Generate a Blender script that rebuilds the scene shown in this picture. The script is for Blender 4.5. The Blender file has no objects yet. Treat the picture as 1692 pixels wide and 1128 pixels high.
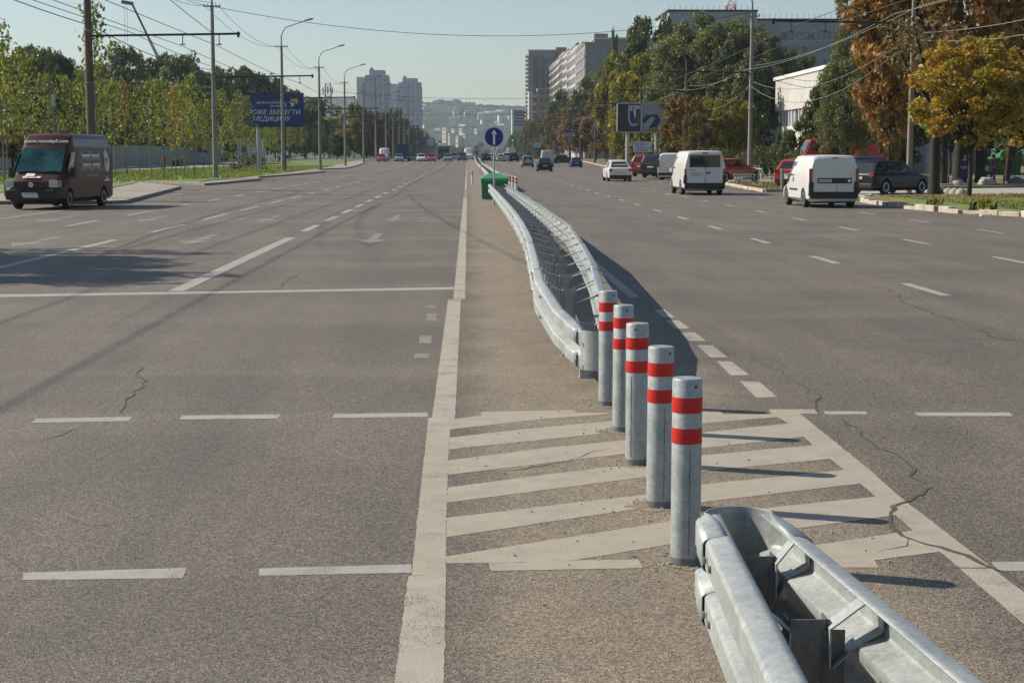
import bpy, bmesh, math, random
import numpy as np
from mathutils import Vector, Matrix
from mathutils import noise as mn
R = math.radians
random.seed(7)
S = bpy.context.scene
C = S.collection
# ---------------------------------------------------------------- camera
CH = 1.85
FP = 2600.0
TH = math.atan(308/2600); PS = math.atan(73/2600*math.cos(TH))
FWD = Vector((math.sin(PS)*math.cos(TH), math.cos(PS)*math.cos(TH), -math.sin(TH)))
RGT = Vector((math.cos(PS), -math.sin(PS), 0))
UPV = RGT.cross(FWD)
cd = bpy.data.cameras.new('camera'); cam = bpy.data.objects.new('camera', cd); C.objects.link(cam)
cd.sensor_width = 36; cd.lens = 36*FP/1692; cd.clip_start = 0.1; cd.clip_end = 12000
cam.matrix_world = Matrix(((RGT.x, UPV.x, -FWD.x, 0), (RGT.y, UPV.y, -FWD.y, 0), (RGT.z, UPV.z, -FWD.z, CH), (0, 0, 0, 1)))
S.camera = cam
# ---------------------------------------------------------------- sky and sun
SUN_EL = R(37.0); SUN_AZ = R(-69.6)          # azimuth from +Y towards +X
w = bpy.data.worlds.new('World'); S.world = w; w.use_nodes = True
nt = w.node_tree; bg = nt.nodes['Background']
sky = nt.nodes.new('ShaderNodeTexSky'); sky.sky_type = 'NISHITA'; sky.sun_disc = False
sky.sun_elevation = SUN_EL; sky.sun_rotation = SUN_AZ
sky.air_density = 1.0; sky.dust_density = 0.7; sky.ozone_density = 1.0; sky.altitude = 100
nt.links.new(sky.outputs[0], bg.inputs[0]); bg.inputs[1].default_value = 0.086
sl = bpy.data.lights.new('sun', 'SUN'); sl.energy = 4.9; sl.angle = R(0.5); sl.color = (1.0, 0.91, 0.76)
so = bpy.data.objects.new('sun', sl); C.objects.link(so)
sd = Vector((math.sin(SUN_AZ)*math.cos(SUN_EL), math.cos(SUN_AZ)*math.cos(SUN_EL), math.sin(SUN_EL)))
so.rotation_euler = sd.to_track_quat('Z', 'Y').to_euler(); so.location = (-30, 20, 60)
S.view_settings.view_transform = 'Standard'; S.view_settings.look = 'None'
S.view_settings.exposure = 0.30; S.view_settings.gamma = 1.0
S.cycles.volume_bounces = 0; S.cycles.max_bounces = 5; S.cycles.transparent_max_bounces = 16
# ---------------------------------------------------------------- photo geometry helpers
def ray(px, py): return FWD + RGT*((px-846)/FP) + UPV*((564-py)/FP)
def G(px, py, z=0.0):
    d = ray(px, py); t = (z-CH)/d.z
    return Vector((d.x*t, d.y*t, z))
def A(px, py, Y):
    d = ray(px, py); t = Y/d.y
    return Vector((d.x*t, Y, CH+d.z*t))
def rise(y):
    def s_(t): t = min(1, max(0, t)); return t*t*(3-2*t)
    return .8*s_((y-220)/130)-16.8*s_((y-400)/500)
def GT(px, py):                           # the ray's meeting point with the road, which rises to a crest
    d = ray(px, py); y = 20.0
    while y < 430:
        if CH+d.z/d.y*y <= rise(y): break
        y += .25
    return Vector((d.x/d.y*y, y, rise(y)))
def XY(px, Y, z=0.0):                     # a point at distance Y whose picture column is px
    d = ray(px, 256); return Vector((d.x*Y/d.y, Y, z))
# ---------------------------------------------------------------- mesh helpers
class MB:
    def __init__(s): s.v = []; s.f = []
    def add(s, vs, fs):
        n = len(s.v); s.v += [tuple(v) for v in vs]; s.f += [tuple(i+n for i in f) for f in fs]; return s
    def box(s, cx, cy, cz, sx, sy, sz, rz=0, rx=0, ry=0):
        vs = []
        M = Matrix.Rotation(rz, 3, 'Z') @ Matrix.Rotation(ry, 3, 'Y') @ Matrix.Rotation(rx, 3, 'X') if (rz or rx or ry) else None
        for dz in (-.5, .5):
            for dx, dy in ((-.5, -.5), (.5, -.5), (.5, .5), (-.5, .5)):
                p = Vector((dx*sx, dy*sy, dz*sz))
                if M: p = M @ p
                vs.append((p.x+cx, p.y+cy, p.z+cz))
        return s.add(vs, [(3, 2, 1, 0), (4, 5, 6, 7), (0, 1, 5, 4), (1, 2, 6, 5), (2, 3, 7, 6), (3, 0, 4, 7)])
    def tube(s, pts, r, n=8, cap=True):
        pts = [Vector(p) for p in pts]; rs = r if isinstance(r, (list, tuple)) else [r]*len(pts)
        base = len(s.v); prev = None
        for i, p in enumerate(pts):
            t = (pts[min(i+1, len(pts)-1)]-pts[max(i-1, 0)])
            if t.length < 1e-9: t = Vector((0, 0, 1))
            t.normalize()
            if prev is None: u = t.orthogonal().normalized()
            else:
                u = prev - t*prev.dot(t)
                u = u.normalized() if u.length > 1e-6 else t.orthogonal().normalized()
            prev = u; vv = t.cross(u)
            for k in range(n):
                a = 2*math.pi*k/n; q = p+(u*math.cos(a)+vv*math.sin(a))*rs[i]; s.v.append(tuple(q))
        for i in range(len(pts)-1):
            for k in range(n):
                a = base+i*n+k; b = base+i*n+(k+1) % n
                s.f.append((a, b, b+n, a+n))
        if cap:
            s.f.append(tuple(base+k for k in reversed(range(n)))); s.f.append(tuple(base+(len(pts)-1)*n+k for k in range(n)))
        return s
    def loft(s, rings, closed=True, caps=True):
        base = len(s.v); n = len(rings[0])
        for r in rings: s.v += [tuple(p) for p in r]
        for i in range(len(rings)-1):
            for k in range(n if closed else n-1):
                a = base+i*n+k; b = base+i*n+(k+1) % n; s.f.append((a, b, b+n, a+n))
        if caps:
            s.f.append(tuple(base+k for k in reversed(range(n)))); s.f.append(tuple(base+(len(rings)-1)*n+k for k in range(n)))
        return s
    def lathe(s, prof, cx=0, cy=0, cz=0, n=20):     # prof: (r, z)
        return s.loft([[(cx+r*math.cos(2*math.pi*k/n), cy+r*math.sin(2*math.pi*k/n), cz+z) for k in range(n)] for r, z in prof])
    def poly(s, pts):
        return s.add(pts, [tuple(range(len(pts)))])
    def slab(s, pts, h):                            # polygon in plan, extruded down by h
        n = len(pts); top = [tuple(p) for p in pts]; bot = [(p[0], p[1], p[2]-h) for p in pts]
        return s.add(top+bot, [tuple(range(n))]+[tuple(reversed(range(n, 2*n)))]+[(i, i+n, (i+1) % n+n, (i+1) % n) for i in range(n)])
def setsmooth(me, ang=35):
    me.polygons.foreach_set('use_smooth', [True]*len(me.polygons)); me.set_sharp_from_angle(angle=R(ang))
def fixn(me):
    b = bmesh.new(); b.from_mesh(me); bmesh.ops.recalc_face_normals(b, faces=b.faces); b.to_mesh(me); b.free()
def obj(name, mb, mat, parent=None, smooth=None, bev=None, fix=True, loc=None, sol=None):
    me = bpy.data.meshes.new(name)
    if isinstance(mb, MB):
        me.from_pydata(mb.v, [], mb.f)
        b = bmesh.new(); b.from_mesh(me)
        if fix: bmesh.ops.recalc_face_normals(b, faces=b.faces)
        if bev:
            ed = [e for e in b.edges if len(e.link_faces) == 2 and e.calc_face_angle(0) > R(30)]
            bmesh.ops.bevel(b, geom=ed, offset=bev, segments=2, profile=.6, affect='EDGES', clamp_overlap=True)
        b.to_mesh(me); b.free()
    else: me = mb
    if smooth: setsmooth(me, smooth if smooth is not True else 35)
    o = bpy.data.objects.new(name, me); C.objects.link(o)
    if mat is not None and not me.materials: me.materials.append(mat)
    if parent is not None: o.parent = parent
    if loc is not None: o.location = loc
    if sol:
        m = o.modifiers.new('s', 'SOLIDIFY'); m.thickness = sol; m.offset = 0
    return o
def tag(o, label=None, cat=None, group=None, kind=None):
    if label: o['label'] = label
    if cat: o['category'] = cat
    if group: o['group'] = group
    if kind: o['kind'] = kind
    return o
def thing(name, label, cat, loc=(0, 0, 0), rz=0, group=None):
    o = bpy.data.objects.new(name, None); C.objects.link(o); o.location = loc; o.rotation_euler = (0, 0, rz)
    o.empty_display_size = .3
    return tag(o, label, cat, group)
def copy_tree(o, parent=None):
    c = o.copy(); C.objects.link(c); c.parent = parent
    for ch in [x for x in KIDS.get(o.name, [])]: copy_tree(ch, c)
    return c
KIDS = {}
def index_kids():
    KIDS.clear()
    for o in bpy.data.objects:
        if o.parent: KIDS.setdefault(o.parent.name, []).append(o)
def baked(o):                                     # apply modifiers into the mesh
    dg = bpy.context.evaluated_depsgraph_get(); dg.update()
    me = bpy.data.meshes.new_from_object(o.evaluated_get(dg)); o.modifiers.clear(); o.data = me; return o
def textmesh(s, size, ext=0.002, align='CENTER', shear=0.0, off=0.0):
    cu = bpy.data.curves.new('t', 'FONT'); cu.body = s; cu.size = size; cu.extrude = ext; cu.align_x = align; cu.align_y = 'CENTER'; cu.shear = shear; cu.offset = off
    cu.resolution_u = 2
    o = bpy.data.objects.new('t', cu); C.objects.link(o)
    dg = bpy.context.evaluated_depsgraph_get(); dg.update()
    me = bpy.data.meshes.new_from_object(o.evaluated_get(dg)); bpy.data.objects.remove(o); me.materials.clear()
    return me
def text(name, s, size, mat, parent, loc, rot=(R(90), 0, 0), sx=1.0, **k):
    o = obj(name, textmesh(s, size, **k), mat, parent, loc=loc); o.rotation_euler = rot; o.scale = (sx, 1, 1); return o
ORD = ['first', 'second', 'third', 'fourth', 'fifth', 'sixth', 'seventh', 'eighth', 'ninth', 'tenth', 'eleventh', 'twelfth', 'thirteenth', 'fourteenth', 'fifteenth', 'sixteenth', 'seventeenth', 'eighteenth', 'nineteenth', 'twentieth',
  'twenty-first', 'twenty-second', 'twenty-third', 'twenty-fourth', 'twenty-fifth', 'twenty-sixth', 'twenty-seventh', 'twenty-eighth', 'twenty-ninth', 'thirtieth', 'thirty-first', 'thirty-second', 'thirty-third', 'thirty-fourth', 'thirty-fifth', 'thirty-sixth', 'thirty-seventh', 'thirty-eighth', 'thirty-ninth', 'fortieth', 'forty-first', 'forty-second', 'forty-third', 'forty-fourth', 'forty-fifth']
# ---------------------------------------------------------------- materials
def mat(name, col, rough=.6, metal=0.0, spec=.5, noise=None, nscale=5.0, bump=0.0, bscale=60, coat=0.0, coord='Object'):
    m = bpy.data.materials.new(name); m.use_nodes = True; n = m.node_tree; p = n.nodes['Principled BSDF']
    c = (*col, 1) if len(col) == 3 else col
    p.inputs['Base Color'].default_value = c; p.inputs['Roughness'].default_value = rough; p.inputs['Metallic'].default_value = metal
    p.inputs['Specular IOR Level'].default_value = spec; p.inputs['Coat Weight'].default_value = coat; p.inputs['Coat Roughness'].default_value = .08
    if noise or bump: tc = n.nodes.new('ShaderNodeTexCoord')
    if noise:
        t = n.nodes.new('ShaderNodeTexNoise'); t.inputs['Scale'].default_value = nscale; t.inputs['Detail'].default_value = 6; t.inputs['Roughness'].default_value = .65
        n.links.new(tc.outputs[coord], t.inputs['Vector'])
        r = n.nodes.new('ShaderNodeValToRGB'); r.color_ramp.elements[0].position = .32; r.color_ramp.elements[1].position = .68
        r.color_ramp.elements[0].color = c; r.color_ramp.elements[1].color = (*noise, 1)
        n.links.new(t.outputs['Fac'], r.inputs[0]); n.links.new(r.outputs[0], p.inputs['Base Color'])
    if bump:
        t = n.nodes.new('ShaderNodeTexNoise'); t.inputs['Scale'].default_value = bscale; t.inputs['Detail'].default_value = 4
        n.links.new(tc.outputs[coord], t.inputs['Vector'])
        b = n.nodes.new('ShaderNodeBump'); b.inputs['Strength'].default_value = bump; b.inputs['Distance'].default_value = .01
        n.links.new(t.outputs['Fac'], b.inputs['Height']); n.links.new(b.outputs[0], p.inputs['Normal'])
    return m
def N(n, t, **k):
    x = n.nodes.new(t)
    for a, b in k.items():
        if a.startswith('i_'): x.inputs[a[2:].replace('_', ' ')].default_value = b
        else: setattr(x, a, b)
    return x
def mixc(n, fac, a, b, mode='MIX'):
    x = n.nodes.new('ShaderNodeMix'); x.data_type = 'RGBA'; x.blend_type = mode
    for s, v in ((0, fac), (6, a), (7, b)):
        if hasattr(v, 'is_linked') or hasattr(v, 'node'): n.links.new(v, x.inputs[s])
        else: x.inputs[s].default_value = v if s == 0 else (*v, 1)
    return x.outputs[2]
def ramp(n, src, p0, p1, c0=(0, 0, 0), c1=(1, 1, 1)):
    r = n.nodes.new('ShaderNodeValToRGB'); r.color_ramp.elements[0].position = p0; r.color_ramp.elements[1].position = p1
    r.color_ramp.elements[0].color = (*c0, 1); r.color_ramp.elements[1].color = (*c1, 1); n.links.new(src, r.inputs[0]); return r.outputs[0]
def noise(n, vec, sc, det=5, ro=.6):
    t = N(n, 'ShaderNodeTexNoise', i_Scale=sc, i_Detail=det, i_Roughness=ro); n.links.new(vec, t.inputs['Vector']); return t.outputs['Fac']
def mathn(n, op, a, b=0.0, clamp=False):
    x = n.nodes.new('ShaderNodeMath'); x.operation = op; x.use_clamp = clamp
    for i, v in enumerate((a, b)):
        if hasattr(v, 'node'): n.links.new(v, x.inputs[i])
        else: x.inputs[i].default_value = v
    return x.outputs[0]
def band(n, x, a, b, s):                          # soft 0..1 band between a and b
    u = mathn(n, 'MULTIPLY', mathn(n, 'SUBTRACT', x, a), 1/s, True); v = mathn(n, 'MULTIPLY', mathn(n, 'SUBTRACT', b, x), 1/s, True)
    return mathn(n, 'MULTIPLY', u, v)
def asphalt_mat(name, paint=None, wear=.5, fine=True, tint=None):
    m = bpy.data.materials.new(name); m.use_nodes = True; n = m.node_tree; p = n.nodes['Principled BSDF']
    g = N(n, 'ShaderNodeNewGeometry'); pos = g.outputs['Position']
    st = N(n, 'ShaderNodeMapping'); st.inputs['Scale'].default_value = (1, .12, 1); n.links.new(pos, st.inputs[0])
    st2 = N(n, 'ShaderNodeMapping'); st2.inputs['Scale'].default_value = (.12, 1, 1); n.links.new(pos, st2.inputs[0])
    big = noise(n, pos, .35, 4); streak = noise(n, st.outputs[0], 1.3, 4)
    base = mixc(n, ramp(n, big, .35, .65), (.116, .100, .082), (.154, .134, .110))
    base = mixc(n, ramp(n, streak, .42, .75), base, (.096, .084, .070))
    sx_ = N(n, 'ShaderNodeSeparateXYZ'); n.links.new(pos, sx_.inputs[0])
    wt = mathn(n, 'SINE', mathn(n, 'MULTIPLY', mathn(n, 'ADD', sx_.outputs[0], mathn(n, 'MULTIPLY', noise(n, pos, .12, 2), 1.2)), 3.9))
    wt = mathn(n, 'MULTIPLY', ramp(n, wt, .15, .95), ramp(n, noise(n, st.outputs[0], .7, 3), .40, .62))
    base = mixc(n, mathn(n, 'MULTIPLY', wt, .40), base, (.084, .075, .064))
    patch = noise(n, st2.outputs[0], .35, 3)
    oil = mathn(n, 'MULTIPLY', ramp(n, noise(n, pos, 1.9, 5, .75), .62, .74), .55)
    base = mixc(n, oil, base, (.062, .057, .052))
    base = mixc(n, mathn(n, 'MULTIPLY', ramp(n, patch, .52, .60), .35), base, (.168, .150, .128))
    # aggregate: stones of differing tone
    vo = N(n, 'ShaderNodeTexVoronoi', i_Scale=115.0); n.links.new(pos, vo.inputs['Vector'])
    sep = N(n, 'ShaderNodeSeparateColor'); n.links.new(vo.outputs['Color'], sep.inputs[0])
    agg = ramp(n, sep.outputs[0], .25, .97, (.50, .49, .48), (2.0, 1.92, 1.80))
    cr = n.nodes[-1] if False else None
    base = mixc(n, .85, base, agg, 'MULTIPLY')
    sp = N(n, 'ShaderNodeSeparateXYZ'); n.links.new(pos, sp.inputs[0]); x = sp.outputs[0]
    wob = mathn(n, 'ADD', x, mathn(n, 'MULTIPLY', mathn(n, 'SUBTRACT', noise(n, pos, .8, 3), .5), .9))
    dust = mathn(n, 'MULTIPLY', band(n, wob, -.12, 2.1, .35), ramp(n, noise(n, pos, 2.2, 6, .7), .25, .62, (.35,)*3, (1,)*3))
    dm = mixc(n, .6, (.31, .255, .18), agg, 'MULTIPLY')
    base = mixc(n, mathn(n, 'MULTIPLY', dust, .5), base, dm)
    if tint: base = mixc(n, .4, base, tint)
    if paint:
        mk = mathn(n, 'ADD', mathn(n, 'MULTIPLY', noise(n, pos, 90, 3, .6), .55), mathn(n, 'MULTIPLY', noise(n, pos, 3.5, 5, .65), .45))
        pm = ramp(n, mk, .5-wear*.14, .56-wear*.1, (1,)*3, (0,)*3)
        dirt = mixc(n, ramp(n, noise(n, pos, 5, 6, .7), .3, .72), paint, tuple(c*.78 for c in paint))
        pm2 = mathn(n, 'ADD', mathn(n, 'MULTIPLY', pm, 1-.55*wear), .55*wear, True) if wear < .8 else pm
        inv = mathn(n, 'SUBTRACT', 1.0, ramp(n, mk, .48+.12*(1-wear), .60+.12*(1-wear)))
        base = mixc(n, inv, base, dirt)
    n.links.new(base, p.inputs['Base Color']); p.inputs['Roughness'].default_value = .68; p.inputs['Specular IOR Level'].default_value = .5
    b = N(n, 'ShaderNodeBump', i_Strength=.55 if not paint else .22, i_Distance=.006); n.links.new(vo.outputs['Distance'], b.inputs['Height'])
    n.links.new(b.outputs[0], p.inputs['Normal'])
    return m
def leaf_mat(name, c0, c1, c2, trans=.35):
    m = bpy.data.materials.new(name); m.use_nodes = True; n = m.node_tree; p = n.nodes['Principled BSDF']; out = n.nodes['Material Output']
    g = N(n, 'ShaderNodeNewGeometry'); oi = N(n, 'ShaderNodeObjectInfo')
    f = noise(n, g.outputs['Position'], .55, 3); f2 = g.outputs['Random Per Island']
    col = mixc(n, ramp(n, f, .38, .62), c0, c1)
    col = mixc(n, ramp(n, f2, .45, 1.0), col, c2)
    hs = N(n, 'ShaderNodeHueSaturation'); n.links.new(col, hs.inputs['Color'])
    n.links.new(mathn(n, 'ADD', mathn(n, 'MULTIPLY', oi.outputs['Random'], .4), .8), hs.inputs['Value'])
    n.links.new(hs.outputs[0], p.inputs['Base Color']); p.inputs['Roughness'].default_value = .5; p.inputs['Specular IOR Level'].default_value = .35
    tr = N(n, 'ShaderNodeBsdfTranslucent'); mx = N(n, 'ShaderNodeMixShader'); mx.inputs[0].default_value = trans
    br = N(n, 'ShaderNodeHueSaturation', i_Saturation=1.15, i_Value=1.5); n.links.new(hs.outputs[0], br.inputs['Color']); n.links.new(br.outputs[0], tr.inputs[0])
    n.links.new(p.outputs[0], mx.inputs[1]); n.links.new(tr.outputs[0], mx.inputs[2]); n.links.new(mx.outputs[0], out.inputs[0])
    return m
M = {}
M['asphalt'] = asphalt_mat('asphalt')
M['paint'] = asphalt_mat('road_paint', (.40, .355, .285), .42)
M['paint_worn'] = asphalt_mat('road_paint_worn', (.42, .38, .315), .7)
M['paint_white'] = asphalt_mat('road_paint_white', (.38, .36, .33), .55)
M['paint_faint'] = asphalt_mat('road_paint_faint', (.27, .25, .225), 1.0)
M['path'] = mat('pavement', (.25, .22, .18), .85, noise=(.33, .29, .24), nscale=.8, bump=.2, bscale=20)
M['concrete'] = mat('concrete', (.30, .29, .26), .85, noise=(.42, .40, .36), nscale=3, bump=.4, bscale=15)
M['kerb'] = mat('kerb_stone', (.17, .16, .145), .85, noise=(.25, .235, .21), nscale=2, bump=.5, bscale=12)
M['kerb_light'] = mat('kerb_light', (.30, .26, .21), .85, noise=(.55, .49, .41), nscale=2.5, bump=.8, bscale=9)
M['soil'] = mat('soil', (.10, .075, .05), .9, noise=(.19, .15, .10), nscale=1.2, bump=.5, bscale=20)
M['grass'] = mat('grass', (.095, .15, .025), .85, noise=(.17, .21, .05), nscale=.6, bump=1.0, bscale=12)
M['grassdry'] = mat('grass_dry', (.10, .115, .035), .85, noise=(.22, .17, .07), nscale=.45, bump=1.0, bscale=12)
M['terrain'] = mat('terrain', (.06, .075, .03), .9, noise=(.11, .10, .05), nscale=.1)
def galv(name, c0, c1, metal=.55, rough=.42):
    m = bpy.data.materials.new(name); m.use_nodes = True; n = m.node_tree; p = n.nodes['Principled BSDF']
    tc = N(n, 'ShaderNodeTexCoord'); o = tc.outputs['Object']
    mp = N(n, 'ShaderNodeMapping'); mp.inputs['Scale'].default_value = (1, 1, .15); n.links.new(o, mp.inputs[0])
    f = noise(n, o, 3.5, 6, .7); f2 = noise(n, mp.outputs[0], 24, 4, .6)
    col = mixc(n, ramp(n, f, .35, .65), c0, c1); col = mixc(n, mathn(n, 'MULTIPLY', ramp(n, f2, .5, .75), .45), col, tuple(c*.72 for c in c0))
    f3 = noise(n, o, 9, 6, .75); col = mixc(n, mathn(n, 'MULTIPLY', ramp(n, f3, .56, .70), .38), col, tuple(c*.55 for c in c0))
    sp_ = N(n, 'ShaderNodeTexVoronoi', i_Scale=70.0); n.links.new(o, sp_.inputs['Vector']); ss = N(n, 'ShaderNodeSeparateColor'); n.links.new(sp_.outputs['Color'], ss.inputs[0])
    col = mixc(n, .5, col, ramp(n, ss.outputs[0], .0, 1.0, (.78,)*3, (1.22,)*3), 'MULTIPLY')
    n.links.new(col, p.inputs['Base Color']); p.inputs['Metallic'].default_value = metal
    n.links.new(ramp(n, f, .3, .7, (rough-.04,)*3, (rough+.10,)*3), p.inputs['Roughness'])
    return m
M['galv'] = galv('galvanised_steel', (.34, .365, .365), (.43, .455, .45), .35, .46)
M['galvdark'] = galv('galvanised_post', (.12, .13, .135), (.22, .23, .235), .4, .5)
M['bollard'] = galv('bollard_steel', (.30, .325, .33), (.42, .445, .445), .4, .48)
M['red_tape'] = mat('red_reflective_band', (.54, .014, .010), .38, spec=.45, noise=(.47, .018, .014), nscale=9)
M['white_tape'] = mat('white_band', (.75, .75, .73), .4)
M['black'] = mat('black_plastic', (.018, .018, .019), .5)
M['rubber'] = mat('tyre_rubber', (.02, .02, .021), .8)
M['rim'] = mat('steel_rim', (.42, .42, .43), .35, .7)
M['glass'] = mat('tinted_glass', (.018, .024, .026), .06, spec=.9)
M['glassteal'] = mat('windscreen_glass', (.006, .02, .02), .07, spec=.8, noise=(.02, .11, .10), nscale=1.6)
M['lampglass'] = mat('headlight_glass', (.45, .47, .48), .12, spec=.9)
M['taillight'] = mat('tail_light', (.22, .010, .012), .18, spec=.8)
M['plate'] = mat('number_plate', (.6, .6, .58), .5)
M['ink'] = mat('plate_ink', (.03, .03, .04), .5)
M['white'] = mat('white_paint', (.78, .78, .76), .4)
M['chrome'] = mat('chrome', (.6, .6, .6), .2, .9)
M['pole'] = mat('concrete_pole', (.20, .19, .17), .85, noise=(.30, .28, .25), nscale=1.5, bump=.3, bscale=20)
M['polebrown'] = mat('weathered_pole', (.085, .065, .045), .85, noise=(.13, .10, .07), nscale=1.2, bump=.4, bscale=20)
M['polelight'] = mat('pale_pole', (.20, .165, .125), .85, noise=(.27, .23, .18), nscale=1.2)
M['steel'] = mat('grey_steel', (.14, .15, .15), .5, .4)
M['steellight'] = mat('pale_grey_steel', (.42, .43, .43), .45, .4)
M['dark_steel'] = mat('dark_steel', (.03, .032, .035), .55, .3)
M['wire'] = mat('cable_black', (.05, .05, .052), .6)
M['wirelight'] = mat('cable_grey', (.20, .195, .185), .6)
M['signblue'] = mat('sign_blue', (.008, .030, .21), .4)
M['signred'] = mat('sign_red', (.5, .02, .02), .4)
M['boardblue'] = mat('billboard_blue', (.010, .035, .16), .5)
M['yellow'] = mat('yellow_print', (.62, .42, .04), .5)
M['green'] = mat('green_plastic', (.018, .17, .065), .45, noise=(.022, .20, .078), nscale=3)
M['greenlid'] = mat('green_plastic_lid', (.075, .33, .15), .45)
M['bark'] = mat('bark', (.018, .015, .012), .9, noise=(.04, .033, .026), nscale=4, bump=.8, bscale=14)
M['barkgrey'] = mat('bark_grey', (.13, .12, .09), .9, noise=(.22, .20, .155), nscale=6, bump=.5, bscale=14)
M['redpaint'] = mat('red_paint', (.42, .02, .015), .35, coat=.5)
M['skin'] = mat('skin', (.42, .24, .17), .6)
M['hair'] = mat('hair', (.03, .02, .015), .7)
L = {}
L['young'] = leaf_mat('leaves_plane_tree', (.11, .15, .034), (.17, .20, .046), (.28, .26, .065), .42)
L['youngo'] = leaf_mat('leaves_plane_tree_autumn', (.11, .13, .03), (.18, .16, .04), (.34, .17, .04), .4)
L['dark'] = leaf_mat('leaves_dark_green', (.055, .080, .024), (.085, .108, .032), (.12, .13, .04), .30)
L['mid'] = leaf_mat('leaves_mid_green', (.065, .095, .026), (.10, .125, .034), (.15, .15, .045), .32)
L['olive'] = leaf_mat('leaves_olive', (.085, .10, .036), (.125, .14, .05), (.18, .18, .07), .3)
L['lime'] = leaf_mat('leaves_yellow_green', (.11, .13, .02), (.19, .18, .03), (.30, .23, .04), .35)
L['rust'] = leaf_mat('leaves_rust_maple', (.24, .105, .032), (.34, .18, .05), (.18, .16, .045), .28)
L['orange'] = leaf_mat('leaves_orange', (.20, .095, .028), (.24, .14, .04), (.12, .11, .035), .25)
L['brown'] = leaf_mat('leaves_brown_orange', (.12, .085, .034), (.17, .115, .04), (.085, .09, .032), .25)
L['yellow'] = leaf_mat('leaves_golden_maple', (.18, .185, .036), (.34, .25, .048), (.44, .22, .045), .32)
L['fir'] = leaf_mat('leaves_thuja', (.015, .03, .014), (.024, .042, .018), (.03, .05, .02), .1)
HAZE = 0.00013
# ---------------------------------------------------------------- ground, road, kerbs
def struct(name, mb, m, **k): return tag(obj(name, mb, m, **k), kind='structure')
def hill_z(x, y):
    z = rise(y)
    if y > 1700:
        t = min(1, max(0, (y-1700)/1800)); z += 124*t*t*(3-2*t)*(1-.10*math.sin(x/420+.6)-.05*math.sin(x/150))
        if y > 3500: z -= (y-3500)*.02
    return z
def grid(name, xs, ys, fz, m, smooth=True):
    v = [(x, y, fz(x, y)) for y in ys for x in xs]; n = len(xs)
    f = [(j*n+i, j*n+i+1, (j+1)*n+i+1, (j+1)*n+i) for j in range(len(ys)-1) for i in range(n-1)]
    b = MB(); b.v = v; b.f = f; return struct(name, b, m, smooth=60 if smooth else None, fix=False)
ys = [-40, 0, 100, 200] + [220+10*k for k in range(69)] + [910, 1100, 1300, 1500, 1700]
grid('ground', [-2500, -900, -300, -100, 0, 100, 300, 900, 2500], ys, lambda x, y: hill_z(x, y)-.04, M['terrain'])
# hill with its far-off wood
mh = bpy.data.materials.new('hillside'); mh.use_nodes = True; n_ = mh.node_tree
g_ = N(n_, 'ShaderNodeNewGeometry'); pz = g_.outputs['Position']
c_ = mixc(n_, ramp(n_, noise(n_, pz, .012, 5), .4, .6), (.018, .032, .012), (.045, .062, .022))
c_ = mixc(n_, ramp(n_, noise(n_, pz, .05, 3), .66, .72), c_, (.16, .13, .09))
n_.links.new(c_, n_.nodes['Principled BSDF'].inputs['Base Color']); n_.nodes['Principled BSDF'].inputs['Roughness'].default_value = .9
def hz(x, y):
    k = min(1, max(0, (y-1700)/300))
    a = mn.noise(Vector((x/16, y/22, 0))); b_ = mn.noise(Vector((x/60, y/60, 3)))
    c = mn.noise(Vector((x/130, y/200, 7)))
    return hill_z(x, y)-.03+k*(abs(a)*16+b_*7+c*7)
grid('hills', [-1500+11*k for k in range(270)], [1700+14*k for k in range(150)], hz, mh)
# the road sheets
road = MB()
xs = [-60, -30, -20, -10, 0, 10, 20, 30, 44]
rows = [-12, 0, 60, 120, 200] + [220+10*k for k in range(69)]
b = MB(); nn = len(xs)
b.v = [(x if y < 260 else max(-26, min(26, x)), y, hill_z(x, y)) for y in rows for x in xs]
b.f = [(j*nn+i, j*nn+i+1, (j+1)*nn+i+1, (j+1)*nn+i) for j in range(len(rows)-1) for i in range(nn-1)]
struct('road', b, M['asphalt'], fix=False)
def mark(name, quads, m, z=.0025):
    b = MB()
    for q in quads:
        pts = [G(p[0], p[1], z) if len(p) == 2 else Vector((p[0], p[1], z)) for p in q]
        if min(p.y for p in pts) < 24:
            for p in pts: p.z = (.0009 if z < .0011 else .0013)+.00012*quads.index(q)
        if min(p.y for p in pts) < 24:                # ragged paint edge
            out = []
            for i_, a_ in enumerate(pts):
                c_ = pts[(i_+1) % len(pts)]; k_ = max(1, min(160, int((c_-a_).length/.045)))
                for j_ in range(k_):
                    p_ = a_.lerp(c_, j_/k_); o_ = .0015*mn.noise(p_*9)+.0035*mn.noise(p_*31)+(.004 if mn.noise(p_*17+Vector((5, 0, 0))) > .35 else 0)
                    n2 = Vector((-(c_-a_).y, (c_-a_).x, 0)).normalized(); out.append(p_+n2*o_*(1 if j_ else 0))
            pts = out
        b.poly(pts)
    o = obj(name, b, m, fix=False)
    me = o.data; bm_ = bmesh.new(); bm_.from_mesh(me)
    for f in bm_.faces:
        f.normal_update()
        if f.normal.z < 0: f.normal_flip()
    bmesh.ops.triangulate(bm_, faces=bm_.faces); bm_.to_mesh(me); bm_.free()
    return tag(o, kind='structure')
def dashes(x, wd, segs, z=.005):
    return [[(x-wd/2, a, z), (x+wd/2, a, z), (x+wd/2, b_, z), (x-wd/2, b_, z)] for a, b_ in segs]
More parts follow.
